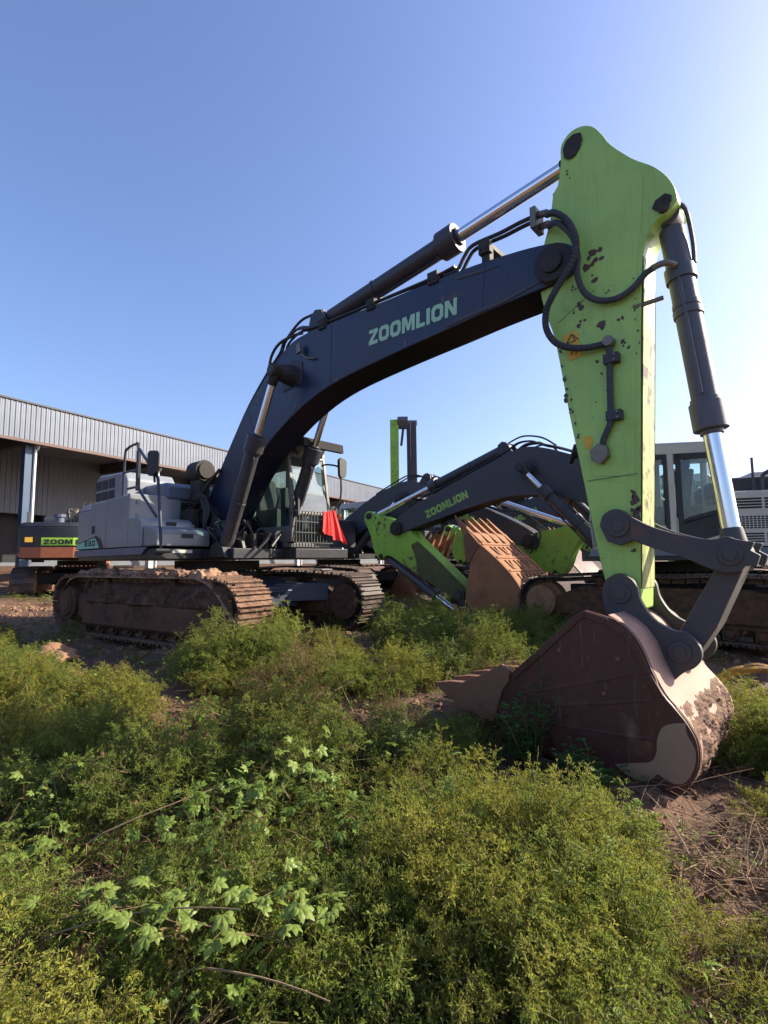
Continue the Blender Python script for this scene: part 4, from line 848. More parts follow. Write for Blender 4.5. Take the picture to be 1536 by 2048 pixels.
# ------------------------------------------------------------------ things lying about
def cloth():
    vs = []; n, mm = 26, 40
    prof = [(-.05, 2.06), (.0, 2.03), (.02, 1.95), (.03, 1.8), (.05, 1.65), (.06, 1.52)]
    for i in range(n+1):
        v = i/n; z = 2.06-.56*v
        for j in range(mm+1):
            s_ = j/mm; y = .98+.16*(1-v)*0+ (s_*(.28+.26*v)) - .06*v*(1-s_); f = math.sin(s_*17+v*2)*.022*(.3+v)+math.sin(s_*41+v*5)*.006
            zz = z-.10*v*(s_-.5)**2+.06*v*(1-s_)*.0+(-.02*math.sin(s_*6))
            vs.append((1.70+f+.03*v, y, zz+(.22*(1-s_)*v if s_ < .45 else .12*(1-s_)*v)))
    MB_ = MB().add(vs, [(i*(mm+1)+j, (i+1)*(mm+1)+j, (i+1)*(mm+1)+j+1, i*(mm+1)+j+1) for i in range(n) for j in range(mm)], True)
    o = MB_.build('red_cloth', 'red_cloth'); md = o.modifiers.new('thickness', 'SOLIDIFY'); md.thickness = .006
    tag(o, 'bright red cloth draped over the corner of the cab window guard', 'cloth')
cloth()
def clod(name, x, y, s, label, cat, mat='clod_soil', seed=1, sink=.25, group=None, sz=(1, 1, .8)):
    bm = bmesh.new(); bmesh.ops.create_icosphere(bm, subdivisions=4, radius=1)
    for v in bm.verts:
        p = v.co.copy(); q = noise.fractal(p*1.2+Vector((seed*7, 0, 0)), 1, 2, 5)*.38+noise.cell(p*1.6+Vector((seed, 3, 2)))*.18
        v.co = Vector((p.x*sz[0], p.y*sz[1], p.z*sz[2]))*(1+q)*s
    me = bpy.data.meshes.new(name); bm.to_mesh(me); bm.free(); me.materials.append(MAT[mat])
    for p in me.polygons: p.use_smooth = True
    o = bpy.data.objects.new(name, me); COL.objects.link(o); o.location = (x, y, gz(x, y)+s*sz[2]*(1-sink)); return tag(o, label, cat, group)

# ------------------------------------------------------------------ the shed
sd_ = empty('warehouse', (-16.9, .2, 0), R(102.36), label='long grey metal warehouse with open canopy and deep ribbed fascia', category='warehouse')
# local x runs along the shed, local y points away from the yard (inward is +y)
ZT, ZB, X0s, X1s = 8.0, 6.44, -40, 75
u = MB(); st_ = .20; x = X0s
prof = []
while x < X1s: prof += [(x, 0), (x+.035, -.02), (x+.09, -.02), (x+.125, 0)]; x += st_
prof += [(X1s, 0)]; poly = prof+[(X1s, .06), (X0s, .06)]
n = len(prof); vs = [(p[0], p[1], z) for z in (ZB, ZT) for p in prof]
u.add(vs, [(i, i+1, i+1+n, i+n) for i in range(n-1)]); u.box(X0s, X1s, .005, .06, ZB, ZT); u.build('fascia', 'fascia_metal', sd_)
u = MB(); u.box(X0s, X1s, -.07, .10, ZT, ZT+.07); u.build('coping', 'beam_dark', sd_)
u = MB(); u.box(X0s, X1s, -.06, .12, ZB-.12, ZB); u.build('gutter_trim', 'brown_trim', sd_)
u = MB(); u.box(X0s, X1s, .06, 6.0, ZB+.45, ZB+.55); u.build('canopy_ceiling', 'wall_cladding', sd_)
u = MB(); u.prism([(.1, ZT-.3), (12, ZT+.9), (12, ZT+.8), (.1, ZT-.4)], X0s, X1s, 'x'); u.build('roof', 'fascia_metal', sd_)
u = MB(); x = X0s
while x < X1s:
    if not (-1.5 < x < 4.6): u.box(x, x+.22, 5.0, 5.06, -1, ZB+.45); u.box(x+.22, x+.25, 5.006, 5.06, -1, ZB+.45)
    else: u.box(x, x+.22, 5.0, 5.06, 3.75, ZB+.45); u.box(x+.22, x+.25, 5.02, 5.06, 3.75, ZB+.45)
    x += .25
u.build('wall', 'wall_cladding', sd_)
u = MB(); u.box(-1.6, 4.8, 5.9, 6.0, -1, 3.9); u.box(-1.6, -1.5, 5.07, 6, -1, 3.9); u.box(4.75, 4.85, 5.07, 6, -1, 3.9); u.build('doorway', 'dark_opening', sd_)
u = MB(); u.box(X0s, X1s, 4.94, 5.0, 1.0, 1.32); u.build('plinth', 'wall_cladding', sd_)
for i in range(-3, 9):
    xc = 1.45+i*6.2
    u = MB(); u.box(xc-.15, xc+.15, .45, .75, .0, ZB+.2); c_ = u.build('column', 'column_blue' if i == 0 else 'galvanised', sd_, .01)
    u = MB(); u.tube([(xc+.28, .3, ZB), (xc+.28, .32, ZB-.25), (xc+.24, .42, ZB-.5), (xc+.24, .42, 1.0)], .07, n=8); u.build('downpipe', 'galvanised', c_)
    u = MB(); u.box(xc-.12, xc+.12, .12, 5.0, ZB-.1, ZB+.42); u.build('canopy_beam', 'beam_dark', sd_, .01)
for i in range(-4, 16): u = MB(); u.box(-1+i*4.1, -1+i*4.1+.3, 2.6, 2.9, ZB+.41, ZB+.45); u.build('ceiling_lamp', 'galvanised', sd_)
rv = empty('roof_ventilator', (-25.2, 11.3, 8.2), 0, label='round grey ventilator drum standing on the warehouse roof', category='ventilator')
u = MB(); u.cyl((0, 0, -.2), (0, 0, .85), .62, n=32); u.build('drum', 'galvanised', rv)
u = MB(); u.cyl((0, 0, .85), (0, 0, .95), .72, .6, n=32).cyl((0, 0, .95), (0, 0, 1.1), .6, .1, n=32); u.build('cap', 'galvanised', rv)

# ------------------------------------------------------------------ vegetation
def quads(name, V, F, mat, mats=None):
    me = bpy.data.meshes.new(name); me.from_pydata([tuple(v) for v in V], [], F); me.materials.append(MAT[mat])
    if mats:
        for m_ in mats[0]: me.materials.append(MAT[m_])
        me.polygons.foreach_set('material_index', mats[1])
    return me
class Plant:
    def __init__(s): s.V = []; s.F = []; s.mi = []
    def stem(s, pts, r0, r1, mi=1, n=3):
        k = len(s.V); N = len(pts)
        for i, p in enumerate(pts):
            d = (pts[min(i+1, N-1)]-pts[max(0, i-1)]); d = d.normalized() if d.length else Vector((0, 0, 1)); a = d.orthogonal().normalized(); b = d.cross(a); r = r0+(r1-r0)*i/(N-1)
            for j in range(n): w = 6.283*j/n; s.V.append(p+(a*math.cos(w)+b*math.sin(w))*r)
        for i in range(N-1):
            for j in range(n): s.F.append((k+i*n+j, k+i*n+(j+1) % n, k+(i+1)*n+(j+1) % n, k+(i+1)*n+j)); s.mi.append(mi)
    def leaf(s, p, d, up, L, w, mi=0, fold=.15):
        d = d.normalized(); side = d.cross(up); side = side.normalized() if side.length > 1e-4 else d.orthogonal(); up2 = side.cross(d)
        k = len(s.V); s.V += [p, p+d*L*.45+side*w*.5+up2*w*fold, p+d*L-up2*L*.1, p+d*L*.45-side*w*.5+up2*w*fold]
        s.F.append((k, k+1, k+2, k+3)); s.mi.append(mi)
def curve(p, d, L, droop, n, rg, wob=.1):
    pts = [p.copy()]; d = d.normalized()
    for i in range(n): d = (d+Vector((rg.gauss(0, wob), rg.gauss(0, wob), rg.gauss(0, wob)-droop))).normalized(); p = p+d*(L/n); pts.append(p.copy())
    return pts
UP = Vector((0, 0, 1))
def feathery(seed, H=.42, nb=13, leafL=.021, leafW=.008, dens=11, droop=.05):
    """a sprig of a fine leaved weed: arching stem, side twigs, thread like leaflets"""
    rg = random.Random(seed); P = Plant(); main_ = curve(Vector((0, 0, 0)), Vector((rg.gauss(0, .25), rg.gauss(0, .25), 1)), H, droop, 10, rg, .09); P.stem(main_, .0035, .0012)
    for b in range(nb):
        q = .18+.82*b/nb; i = int(q*10); p = main_[min(10, i)]; a = rg.random()*6.283; L = H*(.42*(1-q)+.13)*rg.uniform(.7, 1.2)
        tw = curve(p, Vector((math.cos(a), math.sin(a), rg.uniform(.3, 1.0))), L, .08, 5, rg, .12); P.stem(tw, .0016, .0007, n=3)
        for k in range(dens):
            u_k = (k+rg.random())/dens*4.99; j = int(u_k); c = tw[j].lerp(tw[j+1], u_k-j); d = (tw[j+1]-tw[j]).normalized(); n_ = Vector((rg.gauss(0, 1), rg.gauss(0, 1), rg.gauss(.2, 1)))
            dd = (d*.7+n_*.6).normalized(); P.leaf(c, dd, n_, leafL*rg.uniform(.7, 1.6), leafW*rg.uniform(.7, 1.5))
            if k % 2 == 0: P.leaf(c+dd*leafL*.7, (dd+n_.cross(d)*.6), UP, leafL*rg.uniform(.6, 1.2), leafW)
    for k in range(12):
        c = main_[-1-rg.randint(0, 3)]; n_ = Vector((rg.gauss(0, 1), rg.gauss(0, 1), rg.gauss(.6, 1))); P.leaf(c, n_, UP, leafL*1.3, leafW)
    return P
def scatter(name, variants, pts, rot, scl, idx, label, cat='weeds'):
    me = bpy.data.meshes.new(name); me.vertices.add(len(pts)); me.vertices.foreach_set('co', np.asarray(pts, np.float32).reshape(-1))
    for nm, typ, dat, key in (('rot', 'FLOAT_VECTOR', rot, 'vector'), ('scl', 'FLOAT', scl, 'value'), ('idx', 'INT', idx, 'value')):
        a = me.attributes.new(nm, typ, 'POINT'); a.data.foreach_set(key, np.asarray(dat, np.float32 if typ != 'INT' else np.int32).reshape(-1))
    o = bpy.data.objects.new(name, me); COL.objects.link(o)
    ng = bpy.data.node_groups.new(name+'_nodes', 'GeometryNodeTree'); ng.interface.new_socket('Geometry', in_out='INPUT', socket_type='NodeSocketGeometry'); ng.interface.new_socket('Geometry', in_out='OUTPUT', socket_type='NodeSocketGeometry')
    gi = ng.nodes.new('NodeGroupInput'); go = ng.nodes.new('NodeGroupOutput'); ip = ng.nodes.new('GeometryNodeInstanceOnPoints'); jn = ng.nodes.new('GeometryNodeJoinGeometry')
    ip.inputs['Pick Instance'].default_value = True
    for v in reversed(variants):
        ob = bpy.data.objects.new(name+'_sprig', v); oi = ng.nodes.new('GeometryNodeObjectInfo'); oi.inputs['Object'].default_value = ob; oi.inputs['As Instance'].default_value = True
        ng.links.new(oi.outputs['Geometry'], jn.inputs[0])
    ng.links.new(jn.outputs[0], ip.inputs['Instance']); ng.links.new(gi.outputs[0], ip.inputs['Points'])
    for nm, dt, so_ in (('rot', 'FLOAT_VECTOR', 'Rotation'), ('scl', 'FLOAT', 'Scale'), ('idx', 'INT', 'Instance Index')):
        na = ng.nodes.new('GeometryNodeInputNamedAttribute'); na.data_type = dt; na.inputs[0].default_value = nm; ng.links.new(na.outputs[0], ip.inputs[so_])
    ng.links.new(ip.outputs[0], go.inputs[0]); md = o.modifiers.new('scatter', 'NODES'); md.node_group = ng
    return tag(o, label, cat, kind='stuff')
V_f = [quads('sprig', P.V, P.F, 'fern_leaf', (['stem_brown'], P.mi)) for P in (feathery(s) for s in range(7))]
V_d = [quads('sprig', P.V, P.F, 'fern_dry', (['stem_brown'], P.mi)) for P in (feathery(20+s, nb=10, dens=8) for s in range(2))]
V_y = [quads('sprig', P.V, P.F, 'grass_leaf', (['stem_brown'], P.mi)) for P in (feathery(30+s, H=.38, nb=11, leafL=.034, leafW=.013, dens=7) for s in range(2))]
V_w = [quads('sprig', P.V, P.F, 'fern_yellow', (['stem_brown'], P.mi)) for P in (feathery(50+s, nb=14) for s in range(3))]
def bare_stem(seed):
    rg = random.Random(seed); P = Plant()
    for k in range(3):
        st = curve(Vector((rg.gauss(0, .02), rg.gauss(0, .02), 0)), Vector((rg.gauss(0, .35), rg.gauss(0, .35), 1)), rg.uniform(.45, .8), .02, 8, rg, .06); P.stem(st, .0032, .0012)
        for j in range(2, 8):
            a = rg.random()*6.283; P.stem(curve(st[j], Vector((math.cos(a), math.sin(a), .8)), rg.uniform(.05, .14), .0, 3, rg, .1), .0014, .0007)
            P.leaf(st[j], Vector((math.cos(a+1), math.sin(a+1), .2)), UP, .03, .008)
    return P
def blades(seed):
    rg = random.Random(seed); P = Plant()
    for k in range(14):
        a = rg.random()*6.283; pts = curve(Vector((rg.gauss(0, .012), rg.gauss(0, .012), 0)), Vector((math.cos(a)*.35, math.sin(a)*.35, 1)), rg.uniform(.22, .48), .09, 6, rg, .03); sd = Vector((-math.sin(a), math.cos(a), 0)); k0 = len(P.V)
        for i, q in enumerate(pts): P.V += [q-sd*.004*(1-i/6.5), q+sd*.004*(1-i/6.5)]
        for i in range(6): P.F.append((k0+2*i, k0+2*i+1, k0+2*i+3, k0+2*i+2)); P.mi.append(0)
    return P
V_t = [quads('sprig', P.V, P.F, 'fern_dry', (['stem_brown'], P.mi)) for P in (bare_stem(61), bare_stem(62))]+[quads('sprig', P.V, P.F, 'grass_leaf', (['stem_brown'], P.mi)) for P in (blades(63), blades(64))]
VAR = V_f+V_d+V_y+V_w+V_t
# where weeds grow: everything near the camera except tracks, bucket hollow and bare mud
CP2 = CAM.xy
def ell(x, y, cx, cy, a, b, ang):
    c, s = math.cos(R(ang)), math.sin(R(ang)); dx, dy = x-cx, y-cy; return np.hypot((dx*c+dy*s)/a, (-dx*s+dy*c)/b)
BARE = [(.6, -2.0, 2.0, .45, 6, .85), (2.3, .55, .9, .45, 10, .85), (0, 0, 3.0, 1.9, 7, 1.0), (6.9, .0, 1.35, .95, 0, 1.0), (7.44, -1.1, .65, .35, 0, 1), (7.95, -1.45, .55, .5, 0, .95), (8.0, -2.4, .34, 1.0, -8, .95), (5.1, -1.2, 1.0, .34, 20, .7), (3.1, -.3, .7, .35, 10, .5), (5.35, -.35, .75, .5, 0, .85), (.1, -2.55, 1.9, .38, 0, .85), (5.85, -4.25, .75, .42, 10, .95), (6.2, -4.3, .4, .28, 30, .97), (7.62, -2.95, .35, .35, 0, .8), (4.3, -3.2, .38, .25, 0, .8), (5.75, -3.62, .36, .16, 20, .9), (6.15, -1.5, .7, .22, 20, .85), (-4.5, -1.5, 3.0, 1.6, 20, 1.0), (6.3, 5.7, 2.8, 2.2, 0, 1), (8.9, 3.0, 2.6, 1.6, -20, .85), (2.9, -2.35, .5, .2, 0, .6), (4.6, -2.1, .6, .18, 40, .6), (6.75, -3.2, .35, .12, 20, .8)]
MOUND = [(7.1, -2.75, .95, .70, 20, .25), (5.3, -2.6, 1.2, .9, 30, .26), (3.6, -3.1, 1.3, .7, 10, .22), (4.4, -.9, 1.3, .6, 30, .18), (2.9, -1.95, .7, .5, 0, .30), (1.4, -3.6, 1.6, .8, 0, .18), (6.2, -3.6, .6, .5, 0, .2), (4.6, .8, .8, .6, 0, .22), (8.3, .2, .5, .5, 0, .2), (7.9, -3.3, .4, .35, 0, .12)]
def density(x, y):
    d = np.ones_like(x)*.62
    for cx, cy, a, b, an, k in BARE: e = ell(x, y, cx, cy, a, b, an)+vnoise(x*3, y*3, 8)*.5; d = d*(1-k*np.clip((1.12-e)/.22, 0, 1))
    for cx, cy, a, b, an, k in MOUND: e = ell(x, y, cx, cy, a, b, an); d = d+np.clip(1.2-e, 0, 1)*.8*(d > .3)
    return d*np.clip(.72+vnoise(x*1.5, y*1.5, 5)*2.4, .06, 1.5)
def mound(x, y):
    m_ = 0
    for cx, cy, a, b, an, k in MOUND: e = ell(x, y, cx, cy, a, b, an); m_ = m_+k*np.exp(-e**2*1.1)
    return m_
def view_ok(x, y, pad=.18):
    v = np.stack([x-CAM.x, y-CAM.y], -1); f = v@np.array([d_.x, d_.y]); r = v@np.array([r2.x, r2.y]); return (f > .9) & (np.abs(r/np.maximum(f, .1)) < .78+pad)
crng = np.random.RandomState(4); PT = []; RO = []; SC = []; IX = []
def clump(x, y, Rr, hh, n, s0, kind, lift):
    r = Rr*np.sqrt(crng.rand(n)); ph = crng.uniform(0, 6.283, n); X_ = x+r*np.cos(ph); Y_ = y+r*np.sin(ph); q = r/Rr
    Z_ = height(X_, Y_)+mound(X_, Y_)*crng.uniform(.35, 1, n)*lift+hh*(1-q*q)*crng.uniform(.25, 1, n)-.03
    PT.append(np.stack([X_, Y_, Z_], -1)); RO.append(np.stack([crng.normal(0, .22, n), q*crng.uniform(.5, 1.3, n)+crng.normal(0, .15, n), ph], -1)); SC.append(crng.uniform(.6, 1.1, n)*s0)
    u = crng.rand(n); base = crng.randint(0, 7, n); alt = {'g': base, 'y': 11+crng.randint(0, 3, n), 'd': 7+crng.randint(0, 2, n), 'b': 9+crng.randint(0, 2, n)}[kind]; IX.append(np.where(u < .76, alt, np.where(u < .82, 7+crng.randint(0, 2, n), np.where(u < .962, base, np.where(u < .985, 16+crng.randint(0, 2, n), 14+crng.randint(0, 2, n))))))
def kind_at(x, y):
    a = vnoise(np.array([x*.9+3]), np.array([y*.9]), 41)[0]; k = crng.rand()
    if k < .09 and math.hypot(x-CAM.x, y-CAM.y) > 3.2: return 'd'
    if k < .22: return 'b'
    return 'y' if a+crng.normal(0, .16) > .10 else 'g'
# low carpet
ncl = 1500; cx_ = crng.uniform(-6, 10.5, ncl); cy_ = crng.uniform(-5.0, 5.2, ncl); dc = density(cx_, cy_)
k_ = view_ok(cx_, cy_, .25) & (crng.rand(ncl) < dc*.8) & (np.hypot(cx_-CAM.x, cy_-CAM.y) > 1.25)
for x, y, d0 in zip(cx_[k_], cy_[k_], dc[k_]):
    Rr = crng.uniform(.10, .30)*(.7+.4*min(1.3, d0)); clump(x, y, Rr, Rr*crng.uniform(.2, .7), int((10+900*Rr*Rr)*(.5 if math.hypot(x-CAM.x, y-CAM.y) > 7 else 1)), .55, kind_at(x, y), .7)
# tall rounded bushes standing apart, so each throws its own shade
big = []
for x, y, Rr, hh, kd in [(7.15, -2.55, .46, .42, 'y'), (6.75, -2.75, .42, .36, 'g'), (7.45, -2.85, .36, .34, 'g'), (7.0, -3.15, .40, .36, 'y'), (7.35, -3.3, .34, .30, 'y'), (6.55, -3.15, .34, .34, 'g'), (6.45, -2.35, .40, .34, 'y'), (7.2, -2.1, .36, .26, 'g'), (6.9, -3.55, .3, .28, 'g'), (5.7, -2.75, .44, .46, 'g'), (5.15, -2.6, .42, .44, 'y'), (5.9, -2.2, .36, .32, 'b'), (3.2, -3.2, .55, .34, 'y'), (2.4, -3.4, .5, .34, 'y'), (1.5, -3.4, .5, .3, 'g'), (4.3, -3.6, .36, .4, 'g'), (2.9, -1.75, .45, .5, 'g'), (3.2, -1.25, .4, .42, 'g'), (7.95, .35, .4, .42, 'g')]:
    Rr *= .86; big.append((x, y, Rr)); clump(x, y, Rr, hh*1.1, int(1700*Rr*Rr)+30, .72, kd, .6)
n0_ = len(big)
for k in range(4000):
    x, y = crng.uniform(-4, 9.6), crng.uniform(-4.9, 4.6); d0 = float(density(np.array([x]), np.array([y]))[0]); dist = math.hypot(x-CAM.x, y-CAM.y)
    if dist < 1.75 or dist > 11 or d0 < .42 or not view_ok(np.array([x]), np.array([y]), .2)[0]: continue
    Rr = crng.uniform(.20, .44)
    if all(math.hypot(x-a, y-b) > (Rr+c)*.95 for a, b, c in big): big.append((x, y, Rr))
for x, y, Rr in big[n0_:]:
    dist = math.hypot(x-CAM.x, y-CAM.y); clump(x, y, Rr, Rr*crng.uniform(.7, 1.25)*(.8 if dist < 2.6 else 1), int(1500*Rr*Rr*(1 if dist < 6 else .6))+30, .72, kind_at(x, y), .9)
PT = np.concatenate(PT); n_ = len(PT)
scatter('weeds', VAR, PT, np.concatenate(RO), np.concatenate(SC), np.concatenate(IX), 'feathery green and yellowish weeds covering the foreground mud')
print('weeds', n_)
# short grass tufts and broad small herbs between them
def tuft(seed, n=16, H=.12):
    rg = random.Random(seed); P = Plant()
    for k in range(n): a = rg.random()*6.28; r = rg.random()*.03; p = Vector((r*math.cos(a), r*math.sin(a), 0)); P.leaf(p, Vector((math.cos(a)*.6, math.sin(a)*.6, rg.uniform(.6, 1.6))), UP, H*rg.uniform(.5, 1.2), .006)
    return P
def herb(seed, n=10):
    rg = random.Random(seed); P = Plant()
    for k in range(n):
        a = rg.random()*6.28; p = Vector((0, 0, 0)); e = p+Vector((math.cos(a), math.sin(a), rg.uniform(.5, 1.6)))*rg.uniform(.03, .10); P.stem([p, e], .0012, .0008)
        for j in range(3): P.leaf(e, Vector((math.cos(a+(j-1)*.9), math.sin(a+(j-1)*.9), .25)), UP, rg.uniform(.022, .04), .018)
    return P
V_g = [quads('tuft', P.V, P.F, 'grass_leaf', (['stem_brown'], P.mi)) for P in [tuft(1), tuft(2), tuft(3)]]+[quads('tuft', P.V, P.F, 'broad_leaf', (['stem_brown'], P.mi)) for P in [herb(4), herb(5), herb(6)]]
def straw_mesh(seed, n=10):
    rg = random.Random(seed); P = Plant()
    for k in range(n):
        a = rg.random()*6.28; p = Vector((rg.gauss(0, .06), rg.gauss(0, .06), .0)); P.stem(curve(p, Vector((math.cos(a), math.sin(a), rg.uniform(.0, .35))), rg.uniform(.15, .55), .05, 4, rg, .08), .0026, .0012, mi=0)
    return P
V_s = [quads('straw', P.V, P.F, 'straw', (['stem_brown'], P.mi)) for P in [straw_mesh(1), straw_mesh(2), straw_mesh(3)]]
N = 16000; gx_ = np.random.uniform(-10, 11, N); gy_ = np.random.uniform(-5, 9, N); bare = density(gx_, gy_); keep = view_ok(gx_, gy_) & (np.random.rand(N) < np.clip(.22+.25*bare+vnoise(gx_*1.1, gy_*1.1, 22)*.7, .01, .8)); gx_, gy_ = gx_[keep], gy_[keep]; n_ = len(gx_)
scatter('grass', V_g, np.stack([gx_, gy_, height(gx_, gy_)+mound(gx_, gy_)*np.random.rand(n_)*.5], -1), np.stack([np.random.normal(0, .2, n_), np.random.normal(0, .2, n_), np.random.uniform(0, 6.28, n_)], -1), np.random.uniform(.5, 1.3, n_), np.random.randint(0, 6, n_), 'small grass tufts and seedlings in the mud', 'grass')
N = 9000; gx_ = np.random.uniform(-2, 10, N); gy_ = np.random.uniform(-5, 1, N)
w = .03+.35*np.clip(1.3-ell(gx_, gy_, 8.0, -1.8, .7, 1.0, 0), 0, 1)+.5*np.clip(1.2-ell(gx_, gy_, 3.2, -.3, 1.2, .7, 10), 0, 1)+1.6*np.clip(1.2-ell(gx_, gy_, 6.2, -4.55, .8, 1.1, 30), 0, 1)+.35*np.clip(1.2-ell(gx_, gy_, 5.3, -1.6, 1.3, .5, 30), 0, 1)+.12*np.clip(1.2-ell(gx_, gy_, 8.6, -2.2, .8, 1.2, 30), 0, 1)
keep = view_ok(gx_, gy_) & (np.random.rand(N) < w); gx_, gy_ = gx_[keep], gy_[keep]; n_ = len(gx_)
scatter('dry_straw', V_s, np.stack([gx_, gy_, height(gx_, gy_)+np.random.rand(n_)*.05+mound(gx_, gy_)*.3], -1), np.stack([np.random.normal(0, .25, n_), np.random.normal(0, .25, n_), np.random.uniform(0, 6.28, n_)], -1), np.random.uniform(.6, 1.3, n_), np.random.randint(0, 3, n_), 'fallen dry stalks and straw on the mud', 'straw')
# loose crumbs of soil
def crumb(seed):
    bm = bmesh.new(); bmesh.ops.create_icosphere(bm, subdivisions=2, radius=.5)
    for v in bm.verts: v.co *= 1+noise.noise(v.co*3+Vector((seed*5, 1, 2)))*.6
    me = bpy.data.meshes.new('crumb'); bm.to_mesh(me); bm.free(); me.materials.append(MAT['mud_dry']); return me
N = 26000; gx_ = np.random.uniform(-7, 10.5, N); gy_ = np.random.uniform(-5, 4, N); keep = view_ok(gx_, gy_) & (np.random.rand(N) < np.clip(1.05-density(gx_, gy_)*1.6, .03, 1)); gx_, gy_ = gx_[keep], gy_[keep]; n_ = len(gx_)
scatter('soil_crumbs', [crumb(k) for k in range(4)], np.stack([gx_, gy_, height(gx_, gy_)], -1), np.random.uniform(0, 6.28, (n_, 3)), np.random.pareto(2.2, n_).clip(0, 4)*.022+.012, np.random.randint(0, 4, n_), 'loose crumbs of brown soil on bare mud', 'soil')

#PALM
# --- single plants
def place(name, P, mat, x, y, rz, s, label, cat, mats=('stem_brown',), dz=0, group=None):
    fol = quads('foliage', P.V, [f for f, k in zip(P.F, P.mi) if k == 0], mat); stm = quads('stem', P.V, [f for f, k in zip(P.F, P.mi) if k == 1], 'stem_brown')
    root = empty(name, (x, y, gz(x, y)+dz-.01), rz, label=label, category=cat, group=group); root.scale = (s, s, s)
    for nm, me in (('foliage', fol), ('stem', stm)):
        bm = bmesh.new(); bm.from_mesh(me); bmesh.ops.delete(bm, geom=[v for v in bm.verts if not v.link_faces], context='VERTS'); bm.to_mesh(me); bm.free()
        o = bpy.data.objects.new(nm, me); COL.objects.link(o); o.parent = root
    return root
def big_feather(seed, H=.8, spread=.5, n=30):
    P = Plant(); rg = random.Random(seed)
    for k in range(n):
        Q = feathery(seed*100+k, H=H*rg.uniform(.55, 1.0), nb=15, dens=14, droop=.04); a = rg.random()*6.283; t_ = rg.random()**.7*spread
        M = Matrix.Translation((rg.gauss(0, .07*H), rg.gauss(0, .07*H), 0)) @ Matrix.Rotation(a, 4, 'Z') @ Matrix.Rotation(t_, 4, 'X'); k0 = len(P.V)
        P.V += [M @ v for v in Q.V]; P.F += [tuple(i+k0 for i in f) for f in Q.F]; P.mi += Q.mi
    return P
def leafy(seed, H=.5, n=26, leaf=.045, spread=1.0, lean=None):
    """upright herb with lobed toothed leaves"""
    rg = random.Random(seed); P = Plant()
    for k in range(n):
        a = rg.random()*6.283; d = Vector((math.cos(a)*spread*rg.random(), math.sin(a)*spread*rg.random(), 1)); h = H*rg.uniform(.5, 1.05)
        st = curve(Vector((rg.gauss(0, .12*spread*H), rg.gauss(0, .12*spread*H), 0)), d, h, .03, 9, rg, .08); P.stem(st, .005, .002)
        for j in range(2, 10):
            for q in range(3):
                b = rg.random()*6.283; dd = Vector((math.cos(b), math.sin(b), rg.uniform(-.1, .6))); c = st[j]; e = c+dd*leaf*.5; P.stem([c, e], .001, .0008)
                side = dd.cross(UP).normalized(); L = leaf*rg.uniform(.7, 1.4)
                P.leaf(e, dd, UP, L, L*.5, fold=.2); P.leaf(e+dd*L*.15, dd+side*.9, UP, L*.62, L*.32, fold=.2); P.leaf(e+dd*L*.15, dd-side*.9, UP, L*.62, L*.32, fold=.2)
    return P
def palmate_leaf(P, p, d, up, L, rg):
    d = d.normalized(); side = d.cross(up).normalized(); nrm = side.cross(d)
    for a, l in ((0, 1), (.75, .85), (-.75, .85), (1.5, .6), (-1.5, .6)):
        dd = d*math.cos(a)+side*math.sin(a); s2 = dd.cross(nrm).normalized(); k = len(P.V); ll = L*l; w = ll*.22; z = nrm*ll
        P.V += [p, p+dd*ll*.35+s2*w*.85-z*.02, p+dd*ll*.62+s2*w-z*.05, p+dd*ll*.85+s2*w*.5-z*.10, p+dd*ll-z*.16, p+dd*ll*.85-s2*w*.5-z*.10, p+dd*ll*.62-s2*w-z*.05, p+dd*ll*.35-s2*w*.85-z*.02, p+dd*ll*.5+z*.05]
        for i in range(8): P.F.append((k+8, k+i, k+(i+1) % 8)); P.mi.append(0)
def vine(seed, pts, n, L=.05, hz=.25):
    rg = random.Random(seed); P = Plant(); P.stem([Vector(p) for p in pts], .003, .0015, n=4)
    for k in range(n):
        u_k = (k+rg.random())/n*(len(pts)-1.001); j = int(u_k); c = Vector(pts[j]).lerp(Vector(pts[j+1]), u_k-j); a = rg.random()*6.283
        e = c+Vector((math.cos(a)*rg.uniform(.03, .14), math.sin(a)*rg.uniform(.03, .14), rg.uniform(.02, .09))); P.stem([c, e], .0014, .001)
        palmate_leaf(P, e, Vector((math.cos(a), math.sin(a), rg.uniform(-.5, .3))), (UP+Vector((rg.gauss(0, .3), rg.gauss(0, .3), 0))).normalized(), L*rg.uniform(.6, 1.25), rg)
    return P

def creeper(seed):
    rg = random.Random(seed); P = Plant()
    for k in range(rg.randint(3, 6)):
        a = rg.random()*6.283; e = Vector((math.cos(a)*.07, math.sin(a)*.07, rg.uniform(.04, .16))); P.stem([Vector((0, 0, 0)), e*.5+Vector((0, 0, .03)), e], .0015, .001)
        palmate_leaf(P, e, Vector((math.cos(a), math.sin(a), rg.uniform(-.7, .3))), (UP+Vector((rg.gauss(0, .4), rg.gauss(0, .4), 0))).normalized(), rg.uniform(.03, .06), rg)
    return P
V_p = [quads('creeper', P.V, P.F, 'broad_leaf', (['stem_brown'], P.mi)) for P in (creeper(s) for s in range(5))]
gx_, gy_ = [], []
for cx, cy, a, b, an, k in [(6.35, -3.9, .65, .45, 30, 70), (6.0, -3.3, .45, .35, 30, 26), (6.35, -3.0, .5, .35, 20, 14), (5.6, -3.1, .5, .4, 0, 16), (5.2, -4.0, .4, .3, 0, 22), (6.8, -1.5, .4, .2, 0, 14), (4.3, -2.6, .6, .4, 0, 14), (2.5, -3.2, .8, .4, 0, 14), (3.9, 1.7, .8, .8, 0, 30), (7.4, -3.0, .5, .4, 0, 10)]:
    q = crng.normal(0, .55, (k, 2)); gx_ += list(cx+q[:, 0]*a); gy_ += list(cy+q[:, 1]*b)
